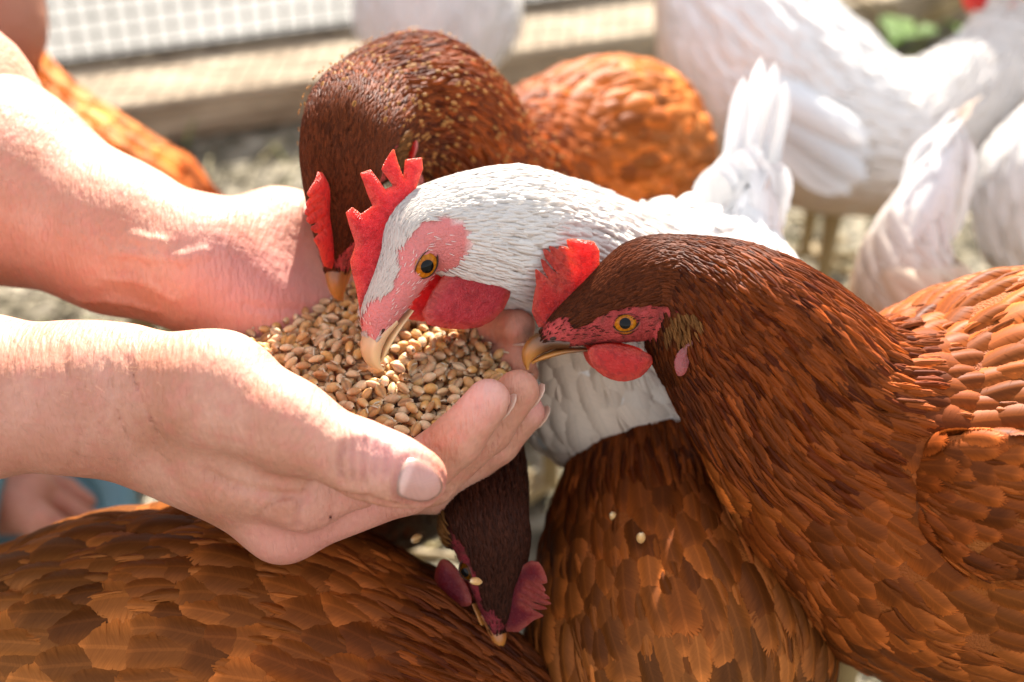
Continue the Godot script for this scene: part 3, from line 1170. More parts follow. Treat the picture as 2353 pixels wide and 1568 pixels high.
func build_person() -> void:
	var cell := 0.0017
	# near hand, thumb towards us
	var near := [
		[-420, 900, .605, 205, -60, 912, .592, 180, .012], [-60, 912, .592, 180, 190, 915, .588, 160, .012],
		[190, 915, .588, 160, 420, 985, .600, 145, .014], [420, 1000, .602, 140, 650, 1195, .600, 92, .016],
		[420, 960, .620, 125, 720, 1150, .632, 92, .014], [420, 940, .630, 120, 765, 1115, .660, 88, .014], [400, 930, .630, 120, 790, 1085, .685, 80, .014],
		[310, 880, .578, 125, 500, 900, .566, 124, .016], [500, 900, .566, 124, 655, 975, .555, 98, .014], [655, 975, .555, 98, 835, 1058, .546, 80, .010], [835, 1058, .546, 80, 905, 1082, .545, 76, .008], [905, 1082, .545, 76, 958, 1100, .547, 70, .006],
		[500, 1075, .582, 100, 700, 1135, .574, 74, .014], [700, 1135, .574, 74, 830, 1130, .568, 40, .010],
		[650, 1195, .600, 92, 930, 1108, .590, 72, .008], [930, 1108, .590, 72, 1050, 1010, .580, 60, .004], [1050, 1010, .580, 60, 1122, 922, .576, 52, .003],
		[720, 1150, .632, 90, 985, 1092, .612, 70, .005], [985, 1092, .612, 70, 1120, 984, .600, 58, .003], [1120, 984, .600, 58, 1190, 899, .594, 50, .003],
		[765, 1115, .660, 85, 1000, 1115, .636, 64, .004], [1000, 1115, .636, 64, 1140, 1014, .624, 53, .003], [1140, 1014, .624, 53, 1206, 948, .616, 46, .003],
		[790, 1085, .685, 76, 1010, 1080, .655, 56, .004], [1010, 1080, .655, 56, 1140, 960, .645, 42, .003]]
	var bx := box_of(near, 0.008)
	var f := Field.new(Vector3(-0.36, bx[0].y, bx[0].z), bx[1], cell)
	bones(f, near)
	# folds and creases
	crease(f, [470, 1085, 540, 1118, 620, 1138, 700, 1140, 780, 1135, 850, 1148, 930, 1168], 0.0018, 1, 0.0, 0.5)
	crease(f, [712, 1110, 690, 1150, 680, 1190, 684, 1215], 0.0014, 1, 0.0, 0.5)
	crease(f, [770, 1140, 760, 1180, 765, 1225], 0.0010, 1, 0.0)
	crease(f, [640, 1145, 600, 1180, 580, 1210], 0.0010, 1, 0.0002)
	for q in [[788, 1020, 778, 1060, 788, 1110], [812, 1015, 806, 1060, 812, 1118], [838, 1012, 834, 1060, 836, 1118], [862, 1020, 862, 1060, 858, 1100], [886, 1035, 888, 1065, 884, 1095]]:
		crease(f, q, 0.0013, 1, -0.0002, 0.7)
	for q in [[150, 800, 158, 900, 176, 1000, 182, 1070], [178, 860, 190, 960, 200, 1050], [240, 820, 262, 920, 300, 1030], [290, 820, 330, 930, 400, 1050]]:
		crease(f, q, 0.0009, 1, 0.0004)
	crease(f, [1085, 1085, 1120, 1040, 1150, 985, 1172, 930], 0.0010, 1, 0.0002)
	crease(f, [990, 1020, 1035, 1050, 1062, 1085], 0.0006, 1, 0.0004)
	var rim := [934, 1052, 955, 1048, 985, 1060, 1010, 1082, 1026, 1112, 1022, 1136, 1002, 1153, 972, 1160, 940, 1155, 915, 1147, 905, 1128, 909, 1100, 918, 1072, 934, 1052]
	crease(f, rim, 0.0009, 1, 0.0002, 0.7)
	var skinfield := f
	# colour: flush on the thumb, pale ball of the hand, dirt
	for q in [[680, 1260, .035, Color(0.58, 0.23, 0.19), 0.55], [900, 1010, .022, Color(0.66, 0.30, 0.27), 0.6], [1100, 900, .02, Color(0.62, 0.29, 0.25), 0.5], [820, 1180, .04, Color(0.60, 0.25, 0.21), 0.5], [120, 1040, .05, Color(0.46, 0.19, 0.13), 0.5], [1100, 935, .0012, Color(0.2, 0.1, 0.08), 0.8], [1128, 940, .0009, Color(0.2, 0.1, 0.08), 0.7], [1000, 1150, .02, Color(0.62, 0.25, 0.2), 0.4], [1240, 930, .012, Color(0.64, 0.26, 0.22), 0.6]]:
		var p := hit_px(f, q[0], q[1])
		if p != Vector3.ZERO: spots.append([p, q[2], q[3], q[4]])
	var pv := PackedVector3Array()
	var pn := PackedVector3Array()
	var pi := PackedInt32Array()
	var pc := PackedColorArray()
	var add := func(g: Field) -> void:
		var net := g.net()
		var s := pv.size()
		pv.append_array(net[0])
		pn.append_array(net[1])
		for k in net[2]: pi.append(k + s)
		for k in net[0].size(): pc.append(skin_col(net[0][k], net[1][k]))
	add.call(f)
	# far hand
	var farh := [
		[-390, 200, .700, 300, -14, 415, .680, 224, .014], [-14, 415, .680, 224, 275, 548, .665, 164, .014], [275, 548, .665, 164, 450, 612, .658, 138, .014],
		[450, 608, .658, 140, 600, 690, .668, 112, .014], [600, 690, .668, 112, 820, 770, .692, 88, .014], [600, 680, .672, 100, 880, 720, .712, 76, .014], [560, 700, .660, 100, 800, 830, .682, 76, .014],
		[470, 605, .660, 128, 640, 562, .685, 120, .014], [640, 562, .685, 120, 770, 560, .705, 100, .012], [770, 560, .705, 100, 900, 565, .720, 78, .010], [900, 565, .720, 78, 1000, 600, .720, 60, .006],
		[880, 720, .700, 72, 1050, 735, .668, 54, .006], [1050, 735, .668, 54, 1130, 748, .645, 48, .003], [1130, 748, .645, 48, 1188, 752, .628, 43, .003],
		[840, 780, .685, 72, 1050, 805, .660, 52, .006], [1050, 805, .660, 52, 1140, 820, .645, 46, .003], [1140, 820, .645, 46, 1195, 826, .630, 40, .003],
		[820, 830, .685, 70, 1050, 860, .668, 48, .006], [1050, 860, .668, 48, 1205, 858, .642, 34, .003]]
	bx = box_of(farh, 0.008)
	var g2 := Field.new(Vector3(-0.42, bx[0].y, bx[0].z), Vector3(bx[1].x, minf(bx[1].y, 0.22), bx[1].z), 0.0021)
	bones(g2, farh)
	# tendons, veins and the folds of the wrist
	crease(g2, [270, 580, 350, 588, 420, 595, 470, 580], 0.0022, 0, -0.0007)
	crease(g2, [300, 545, 380, 560], 0.0024, 0, -0.0008)
	crease(g2, [180, 690, 260, 690, 360, 715], 0.0020, 0, -0.0007)
	crease(g2, [240, 640, 330, 650, 400, 690], 0.0016, 0, -0.0006)
	crease(g2, [510, 690, 540, 660, 545, 610, 525, 570], 0.0008, 1, 0.0005, 0.3)
	crease(g2, [560, 700, 640, 712, 720, 712, 790, 700], 0.0013, 1, 0.0003)
	crease(g2, [560, 500, 585, 520, 600, 540], 0.0008, 1, 0.0004)
	for q in [[500, 620, .03, Color(0.58, 0.26, 0.22), 0.6], [660, 690, .05, Color(0.62, 0.26, 0.24), 0.6], [1215, 765, .006, Color(0.16, 0.10, 0.08), 0.7], [150, 650, .06, Color(0.48, 0.20, 0.14), 0.3]]:
		var p := hit_px(g2, q[0], q[1])
		if p != Vector3.ZERO: spots.append([p, q[2], q[3], q[4]])
	add.call(g2)
	# the rest of the body, mostly outside the picture: upper arms, trunk, squatting legs, feet
	var body := Field.new(Vector3(-1.0, -0.62, -1.35), Vector3(-0.2, 0.62, -0.35), 0.009)
	var near_el := loc(-420, 900, .605)
	var far_el := loc(-380, 165, .700)
	var toloc := func(w: Vector3) -> Vector3: return Vector3((w - CAM).dot(RT), (w - CAM).dot(UPV), -(w - CAM).dot(FW))
	var sh_n: Vector3 = toloc.call(Vector3(-0.72, 0.66, -0.48))
	var sh_f: Vector3 = toloc.call(Vector3(-0.72, 0.66, -0.80))
	var chest: Vector3 = toloc.call(Vector3(-0.74, 0.60, -0.64))
	var hip: Vector3 = toloc.call(Vector3(-0.80, 0.24, -0.66))
	body.cap(near_el, loc(-300, 905, .60), .037, .036, .01)
	body.cap(far_el, loc(-180, 290, .69), .070, .060, .01)
	body.cap(near_el, sh_n, .042, .055, .02)
	body.cap(far_el, sh_f, .060, .055, .02)
	body.cap(sh_n, sh_f, .06, .06, .03)
	body.cap(chest, hip, .13, .13, .05)
	var legs := thighs(toloc)
	for b in legs: body.cap(b[0], b[1], b[2], b[3], .02)
	# the foot in its sandal
	spots.append([loc(-22, 60, .95), .25, Color(0.30, 0.125, 0.07), 0.85])  # deep shade on the far shin, painted into its skin colour
	add.call(body)
	var foot := Field.new(loc(-330, 1330, 1.02).min(loc(-330, 1330, 0.80)), loc(290, 1010, 0.80).max(loc(290, 1010, 1.02)), 0.0028)
	bones(foot, [[-330, 1080, .93, 105, -60, 1120, .925, 95, .012], [-60, 1120, .925, 95, 60, 1135, .925, 66, .012], [-120, 1160, .915, 80, 20, 1175, .912, 52, .010],
		[60, 1100, .945, 40, 150, 1122, .948, 24, .006], [150, 1122, .948, 24, 200, 1154, .945, 21, .004], [50, 1125, .930, 44, 140, 1160, .930, 27, .006], [140, 1160, .930, 27, 208, 1196, .930, 24, .004],
		[0, 1165, .910, 50, 90, 1200, .905, 38, .008], [90, 1200, .905, 38, 140, 1226, .903, 36, .006]])
	add.call(foot)
	var root := thing("person", "person squatting with two cupped bare hands full of wheat", "person", Vector3.ZERO)
	var frame := Transform3D(Basis(RT, UPV, -FW), CAM)
	part("body", mesh_of(pv, pn, pi, pc), M.skin, root, frame)
	# thumb nail
	var nail := smooth_poly(pxs([934, 1052, 955, 1050, 985, 1063, 1008, 1084, 1022, 1112, 1018, 1134, 1000, 1150, 972, 1158, 940, 1152, 915, 1144, 908, 1128, 912, 1100, 920, 1072]), 2)
	var tint := func(q: Vector2, t: float) -> Color:
		var c := Color(0.42, 0.21, 0.165)
		var along := (q.x - 908.0) * 0.93 + (q.y - 1100.0) * 0.36
		c = c.lerp(Color(0.56, 0.33, 0.27), smoothstep(34.0, 22.0, along))
		c = c.lerp(Color(0.52, 0.38, 0.25), smoothstep(96.0, 108.0, along) * smoothstep(0.75, 0.95, t))
		if t > 0.84: c = c.lerp(Color(0.16, 0.08, 0.05), 0.65)
		return c * (1.0 + 0.05 * sin(q.y * 0.9 + q.x * 0.2))
	part("thumb_nail", patch(skinfield, nail, 0.0007, 0.0003, tint), M.nail, root, frame)
	for q in [[1122, 922, .576, 52, 1050, 1010, .580], [1190, 899, .594, 50, 1120, 984, .600], [1206, 948, .616, 46, 1140, 1014, .624], [1188, 752, .628, 43, 1130, 748, .645], [1195, 826, .630, 40, 1140, 820, .645]]:
		var tip := loc(q[0], q[1], q[2])
		var d := (tip - loc(q[4], q[5], q[6])).normalized()
		var back := Vector3(0.80, -0.30, -0.35) if q[1] > 840 else Vector3(0.35, -0.75, 0.35)
		back = (back - d * back.dot(d)).normalized()
		var sd := d.cross(back)
		var r: float = q[3] * q[2] * KP
		part("fingernail", ball(r * 0.60, r * 0.12, r * 0.80, Color(0.46, 0.27, 0.19), Color(0.50, 0.30, 0.22)), M.nail, root, frame * Transform3D(Basis(sd, back, sd.cross(back)), tip + d * r * 0.15 + back * r * 0.88))
	# fine hairs on the near wrist and the far forearm
	var hair := Soup.new()
	for k in 260:
		var fld := skinfield if k < 130 else g2
		var x := rng.randf_range(-10, 380)
		var y := rng.randf_range(760, 1060) if k < 130 else rng.randf_range(150, 640)
		var p := hit_px(fld, x, y)
		if p == Vector3.ZERO: continue
		var g := fld.grad(p)
		var along := Vector3(1, -0.35 + rng.randf_range(-0.3, 0.3), 0)
		along = (along - g * g.dot(along)).normalized()
		var ln := rng.randf_range(0.004, 0.009)
		hair.tube([p, p + (along + g * 0.35) * ln * 0.5, p + (along + g * 0.42) * ln], [0.00005, 0.00004, 0.00002], 3)
	var hm := std(0.4, 0.5)
	hm.albedo_color = Color(0.62, 0.46, 0.34)
	var ho := part("arm_hair", mesh_of(hair.v, hair.n, hair.i), hm, root, frame)
	ho.set_meta("kind", "stuff")
	# clothes
	var shirt := Field.new(Vector3(-1.05, -0.2, -1.2), Vector3(-0.45, 0.62, -0.4), 0.012)
	shirt.cap(chest, hip, .145, .150, .05)
	shirt.cap(sh_n, sh_f, .075, .075, .03)
	shirt.cap(sh_n, sh_n.lerp(near_el, 0.4), .072, .068, .03)
	shirt.cap(sh_f, sh_f.lerp(far_el, 0.4), .075, .082, .03)
	var net := shirt.net()
	part("shirt", mesh_of(net[0], net[1], net[2]), M.cloth, root, frame)
	part("sandal", sandal_mesh(), M.sandal, root)

func thighs(toloc: Callable) -> Array:
	var out := []
	# far leg: its shin stands at the top left of the picture
	var knee := loc(-60, -420, .93)
	var shin := loc(-22, 60, .95)
	var hip: Vector3 = toloc.call(Vector3(-0.78, 0.24, -0.72))
	out.append([knee, shin, 135 * .93 * KP, 112 * .95 * KP])
	out.append([shin, loc(-60, 420, 1.02), 112 * .95 * KP, 80 * KP])
	out.append([knee, hip, .06, .085])
	# near leg, left of the frame, down to the visible foot
	var ank := loc(-330, 1060, .93)
	var knee2: Vector3 = toloc.call(Vector3(-0.52, 0.42, -0.58))
	out.append([ank, knee2, .035, .055])
	out.append([knee2, toloc.call(Vector3(-0.80, 0.24, -0.60)), .06, .085])
	return out

func ground_px(x: float, y: float, up := 0.0) -> Vector3:
	return pt(x, y, plane_depth(y, EYE_H - up))

func sandal_mesh() -> ArrayMesh:
	var g := Soup.new()
	# the foot bed: a thick rim round the toes
	var outline := smooth_poly(pxs([-330, 1000, -100, 985, 100, 1020, 215, 1060, 268, 1120, 280, 1190, 262, 1250, 180, 1300, 40, 1310, -200, 1290, -340, 1220]), 2)
	var tri := Geometry2D.triangulate_polygon(outline)
	var s := g.v.size()
	for p in outline:
		g.v.append(ground_px(p.x, p.y, 0.016)); g.n.append(Vector3.UP); g.c.append(Color.WHITE)
	g.i.append_array(tri)
	var rim := []
	var rad := []
	for p in outline:
		rim.append(ground_px(p.x, p.y, 0.017)); rad.append(0.0125)
	rim.append(rim[0]); rad.append(0.0125)
	g.tube(rim, rad, 10)
	# strap over the instep
	var cen := loc(0, 0, 1)
	for k in 6:
		var pts := []
		var rr := []
		for j in 13:
			var a := PI * j / 12.0
			var x := -40.0 + k * 14.0
			var base := pt(x, 1150, .925)
			pts.append(base + Vector3(0, 0.034 * sin(a) + 0.0, 0.052 * cos(a)))
			rr.append(0.006)
		g.tube(pts, rr, 8)
	return mesh_of(g.v, g.n, g.i)

# ---------------------------------------------------------------- wheat
func grain_mesh(k: int) -> ArrayMesh:
	var r := RandomNumberGenerator.new()
	r.seed = 70 + k
	var v := PackedVector3Array()
	var n := PackedVector3Array()
	var col := PackedColorArray()
	var idx := PackedInt32Array()
	var ln := r.randf_range(0.0062, 0.0074)
	var w := r.randf_range(0.0039, 0.0046)
	var base: Color = [Color(0.50, 0.25, 0.085), Color(0.56, 0.30, 0.11), Color(0.44, 0.21, 0.08), Color(0.60, 0.36, 0.17), Color(0.54, 0.27, 0.075), Color(0.48, 0.28, 0.14), Color(0.62, 0.40, 0.22), Color(0.40, 0.18, 0.06)][k]
	base = base * 0.95
	var rows := 11
	var seg := 14
	for j in rows:
		var t := float(j) / (rows - 1)
		var y := (t - 0.5) * ln
		var prof := pow(sin(PI * clampf(t * 0.94 + 0.03, 0, 1)), 0.62)
		if t > 0.85: prof *= 0.95
		for i in seg + 1:
			var a := TAU * i / seg
			var rad := 0.5 * w * prof
			var groove := exp(-pow((a - PI) / 0.42, 2.0))
			rad *= 1.0 - 0.32 * groove
			v.append(Vector3(rad * sin(a), y, rad * cos(a) * 0.88))
			n.append(Vector3.ZERO)
			var c := base.lerp(Color(0.72, 0.56, 0.36), 0.6 * smoothstep(0.32, 0.5, absf(t - 0.5)))
			c = c * (1.0 - 0.45 * groove) * (1.0 + 0.12 * r.randf_range(-1, 1))
			if k == 3 and t > 0.92: c = Color(0.12, 0.07, 0.04)
			c.a = 1.0
			col.append(c)
	for j in rows - 1:
		for i in seg:
			var a := j * (seg + 1) + i
			var b := a + seg + 1
			for tri in [[a, a + 1, b], [a + 1, b + 1, b]]:
				var fn := (v[tri[2]] - v[tri[0]]).cross(v[tri[1]] - v[tri[0]])
				if fn.dot(v[tri[0]] * Vector3(1, 0, 1)) < 0.0: fn = -fn
				for q in tri: n[q] += fn
				idx.append_array(tri)
	for i in n.size(): n[i] = n[i].normalized()
	for j in rows:   # the seam
		var a := j * (seg + 1)
		var m := (n[a] + n[a + seg]).normalized()
		n[a] = m
		n[a + seg] = m
	return mesh_of(v, n, idx, col)

func px_of(p: Vector3) -> Vector2:
	var q := p - CAM
	var d := q.dot(FW)
	return Vector2(1176.5 + q.dot(RT) / (d * KP), 784.0 - q.dot(UPV) / (d * KP))

func build_wheat() -> void:
	var kinds := []
	for k in 8: kinds.append(grain_mesh(k))
	var heap := pxs([470, 745, 540, 742, 600, 705, 700, 690, 800, 660, 930, 660, 1050, 720, 1110, 770, 1165, 850, 1140, 900, 1080, 960, 1020, 1020, 940, 1010, 850, 990, 700, 950, 620, 880, 540, 810])
	var cen := ground_px(840, 850, EYE_H - GRAIN_H)
	var picked := []
	for layer in 3:
		var placed := []
		for t in 9000:
			var p := cen + Vector3(rng.randf_range(-0.085, 0.085), 0, rng.randf_range(-0.075, 0.075))
			if not inside(heap, px_of(p)): continue
			var ok := true
			var gap := 0.0046 if layer == 0 else 0.0043
			for q in placed:
				if absf(q.x - p.x) < gap and absf(q.z - p.z) < gap and Vector2(q.x - p.x, q.z - p.z).length() < gap:
					ok = false
					break
			if ok: placed.append(p)
		for p in placed:
			var e := Vector2((p.x - cen.x) / 0.07, (p.z - cen.z) / 0.055)
			var rise := 0.010 * exp(-e.length_squared() * 1.3) + 0.0022 * noise.get_noise_2d(p.x * 2600.0, p.z * 2600.0)
			var q: Vector3 = p + Vector3(0, rise - 0.0026 * layer + rng.randf_range(-0.0011, 0.0011), 0)
			var b := Basis(Vector3.UP, rng.randf() * TAU) * Basis(Vector3.RIGHT, PI / 2 + rng.randf_range(-0.55, 0.55)) * Basis(Vector3.UP, rng.randf() * TAU)
			picked.append([q, b, layer, rng.randi() % 8])
	picked.sort_custom(func(a, b): return a[0].y - 0.05 * a[0].distance_to(CAM) * 0 + (0.01 if a[2] == 0 else 0.0) > b[0].y + (0.01 if b[2] == 0 else 0.0))
	var own := 0
	var rest := {}
	for g in picked:
		var s := px_of(g[0])
		var hidden := inside(pxs([820, 560, 1090, 640, 1090, 760, 1000, 800, 900, 860, 830, 800]), s)
		if own < 290 and g[2] == 0 and not hidden:
			own += 1
			var o := part("wheat_grain", kinds[g[3]], M.grain, self, Transform3D(g[1], g[0]))
			tag(o, "plump tan wheat grain in the heap held by the cupped hands", "grain", "wheat grains heaped in the cupped hands")
		else:
			if not rest.has(g[3]): rest[g[3]] = []
			rest[g[3]].append(Transform3D(g[1], g[0]))
	var so := Soup.new()
	for k in rest:
		var arr: Array = kinds[k].surface_get_arrays(0)
		for t in rest[k]:
			var s := so.v.size()
			for p in arr[Mesh.ARRAY_VERTEX]: so.v.append(t * p)
			for p in arr[Mesh.ARRAY_NORMAL]: so.n.append(t.basis * p)
			so.c.append_array(arr[Mesh.ARRAY_COLOR])
			for q in arr[Mesh.ARRAY_INDEX]: so.i.append(q + s)
	var h := part("wheat_heap", mesh_of(so.v, so.n, so.i, so.c), M.grain, self)
	tag(h, "heap of wheat filling the cupped hands beneath the topmost grains", "wheat", "", "stuff")
	var chaff := Soup.new()
	for g in picked:
		if g[2] == 0 and rng.randf() < 0.22:
			var d := Vector3(rng.randf_range(-1, 1), rng.randf_range(-0.1, 0.3), rng.randf_range(-1, 1)).normalized()
			var l := rng.randf_range(0.0015, 0.0045)
			var p: Vector3 = g[0] + Vector3(0.002, 0.0022, 0.001)
			chaff.tube([p, p + d * l * 0.5 + Vector3(0, 0.0003, 0), p + d * l], [0.0004, 0.0005, 0.0001], 4, Color(0.52, 0.42, 0.28))
	var ch := part("chaff", mesh_of(chaff.v, chaff.n, chaff.i, chaff.c), M.straw, self)
	tag(ch, "bits of dry chaff and husk among the grain", "chaff", "", "stuff")
	# loose grains lying on the hens
	for q in [[1410, 1188, .640, 0.9, "loose wheat grain lying highest on the brown hen back below the fingertips"], [1473, 1236, .622, 0.3, "loose wheat grain lying lower on the brown hen back, under the brown breast"], [1093, 1337, .604, 1.6, "falling wheat grain in front of the pecking dark red head"], [957, 1238, .640, 2.2, "falling wheat grain beside the dark pecking head, just under the hand"]]:
		var o := part("wheat_grain", kinds[1], M.grain, self, Transform3D(Basis(FW, -q[3]) * Basis(Vector3.FORWARD, 0.2) * Basis(Vector3.UP, q[3]), pt(q[0], q[1], q[2])))
		tag(o, q[4], "grain")

# ---------------------------------------------------------------- yard
func build_yard() -> void:
	var st := Soup.new()
	# ground sheet: fine near by, coarse to the horizon
	var xs := []
	for k in 61:
		var t := (k - 30) / 30.0
		xs.append(signf(t) * (absf(t) * 1.6 + pow(absf(t), 6.0) * 180.0))
	for z in xs:
		for x in xs:
			var q := Vector3(x, 0, z - 0.9)
			q.y = 0.012 * noise.get_noise_2d(q.x * 90.0, q.z * 90.0) * clampf(2.0 - q.length() / 3.0, 0.0, 1.0) - 0.004
			st.v.append(q); st.n.append(Vector3.UP); st.c.append(Color.WHITE)
	for j in 60:
		for i in 60:
			var a := j * 61 + i
			st.i.append_array([a, a + 1, a + 61, a + 1, a + 62, a + 61])
	var g := part("ground", mesh_of(st.v, st.n, st.i), M.ground, self)
	tag(g, "trampled sandy ground of the hen run", "", "", "structure")
	# straw and dry grass lying about
	for kind in 2:
		var so := Soup.new()
		for k in 2600 if kind == 0 else 1800:
			var p := Vector3(rng.randf_range(-1.3, 1.3), 0.002, rng.randf_range(-2.2, 0.1))
			if noise.get_noise_2d(p.x * 130.0, p.z * 130.0) < -0.25: continue
			var a := rng.randf() * TAU
			var l := rng.randf_range(0.015, 0.06) if kind == 0 else rng.randf_range(0.01, 0.035)
			var d := Vector3(cos(a), rng.randf_range(0.0, 0.25) if kind == 0 else rng.randf_range(0.5, 1.6), sin(a)).normalized()
			var c := Color(0.50, 0.42, 0.22).lerp(Color(0.34, 0.28, 0.14), rng.randf()) if kind == 0 else Color(0.16, 0.20, 0.05).lerp(Color(0.36, 0.36, 0.12), rng.randf())
			so.tube([p, p + d * l * 0.5 + Vector3(0, 0.004, 0), p + d * l], [0.0014, 0.0012, 0.0004], 4, c)
		var o := part("straw" if kind == 0 else "grass", mesh_of(so.v, so.n, so.i, so.c), M.straw, self)
		tag(o, "bits of dry straw strewn over the ground" if kind == 0 else "short sparse grass blades growing from the ground", "straw" if kind == 0 else "grass", "", "stuff")
	build_fence()
	build_plant()

func build_fence() -> void:
	var a := ground_px(420, 322)
	var b := ground_px(1500, 165)
	var x := (b - a).normalized()
	x.y = 0.0
	x = x.normalized()
	var z := x.cross(Vector3.UP).normalized()      # away from us if it points to -z
	if z.z > 0: z = -z
	var o := a - x * 1.6
	var root := thing("wire_fence", "pale wooden fence plank with fine square wire mesh above it", "fence", o)
	var s := Soup.new()
	s.box(Vector3(0, 0.0, 0), Vector3(4.4, 0.045, 0.095), x, Vector3.UP, z, Vector3.ZERO, 0.004)
	part("plank", mesh_of(s.v, s.n, s.i), M.wood, root)
	s = Soup.new()
	s.box(Vector3(0, 0.047, 0.085), Vector3(4.4, 0.056, 0.094), x, Vector3.UP, z, Vector3.ZERO, 0.002)
	var dark := std(0.8, 0.3)
	dark.albedo_color = Color(0.20, 0.17, 0.14)
	part("bottom_rail", mesh_of(s.v, s.n, s.i), dark, root)
	s = Soup.new()
	s.box(Vector3(-6, 0.012, 0.14), Vector3(12, 0.03, 9.0), x, Vector3.UP, z, Vector3.ZERO, 0.003)
	var pale := std(0.9, 0.2)
	pale.uv1_triplanar = true
	pale.uv1_world_triplanar = true
	pale.albedo_texture = noise_tex(0.01, 4, FastNoiseLite.TYPE_SIMPLEX_SMOOTH, 512, 61, 0.0, ramp([[0.0, Color(0.47, 0.46, 0.44)], [1.0, Color(0.56, 0.55, 0.53)]]))
	var added_sheet := part("added_sheet", mesh_of(s.v, s.n, s.i), pale, self, Transform3D(Basis(), o))  # added sheet, its pale colour imitating sunlit sand past the fence
	tag(added_sheet, "pale concrete path beyond the wire fence", "", "", "structure")
	# the mesh, wire by wire; the wires that show are parts, the rest go into one
	var step := 0.0185
	var up := []
	var across := []
	for k in int(4.3 / step): up.append(0.02 + k * step)
	for k in 34: across.append(0.06 + k * step)
	var rest := Soup.new()
	var n := 0
	var zoff := z * 0.090
	for e in up:
		var mine := Soup.new()
		var seen: bool = e > 0.95 and e < 3.3
		(mine if seen else rest).tube([x * e + zoff + Vector3(0, 0.055, 0), x * e + zoff + Vector3(0, 0.70, 0)], [0.0012, 0.0012], 6)
		if seen: part("wire", mesh_of(mine.v, mine.n, mine.i), M.wire, root)
	for e in across:
		var mine := Soup.new()
		mine.tube([zoff + Vector3(0, e, 0) + z * 0.002, x * 4.4 + zoff + Vector3(0, e, 0) + z * 0.002], [0.0012, 0.0012], 6)
		part("wire", mesh_of(mine.v, mine.n, mine.i), M.wire, root)
	var w := part("wire_mesh", mesh_of(rest.v, rest.n, rest.i), M.wire, root)
	w.set_meta("kind", "stuff")

func build_plant() -> void:
	var at := ground_px(2075, 85)
	var root := thing("leafy_weed", "low leafy weed with bright yellow green leaves behind the white hens", "plant", at)
	var lm := std(0.6, 0.2)
	lm.vertex_color_use_as_albedo = true
	lm.backlight_enabled = true
	lm.backlight = Color(0.7, 0.8, 0.3)
	for k in 60:
		var so := Soup.new()
		var a := rng.randf() * TAU
		var rr := rng.randf_range(0.01, 0.20)
		var base := Vector3(cos(a) * rr * 1.3, rng.randf_range(0.02, 0.12), sin(a) * rr)
		var d := Vector3(cos(a + 0.4), rng.randf_range(0.1, 0.8), sin(a + 0.4)).normalized()
		var sd := d.cross(Vector3.UP).normalized()
		var n := sd.cross(d)
		var l := rng.randf_range(0.04, 0.075)
		var c := Color(0.30, 0.38, 0.015).lerp(Color(0.62, 0.55, 0.015), rng.randf()) if k % 3 else Color(0.10, 0.16, 0.04)
		for j in 7:
			var t := j / 6.0
			for i in 3:
				so.v.append(base + d * l * t + sd * (i - 1) * 0.45 * l * sin(PI * pow(t * 0.96 + 0.02, 0.8)) + n * l * (0.15 * (1 - absf(i - 1)) * -1.0 - 0.3 * t * t))
				so.n.append((n + sd * (i - 1) * 0.3 + d * 0.3 * t).normalized())
				so.c.append(c)
		for j in 6:
			for i in 2:
				var q := j * 3 + i
				so.i.append_array([q, q + 1, q + 3, q + 1, q + 4, q + 3])
		part("leaf", mesh_of(so.v, so.n, so.i, so.c), lm, root)
	var stems := Soup.new()
	for k in 9:
		var a := TAU * k / 9.0
		stems.tube([Vector3.ZERO, Vector3(cos(a) * 0.07, 0.06, sin(a) * 0.06), Vector3(cos(a) * 0.15, 0.10, sin(a) * 0.13)], [0.003, 0.0025, 0.001], 6)
	part("stem", mesh_of(stems.v, stems.n, stems.i), M.leg, root)

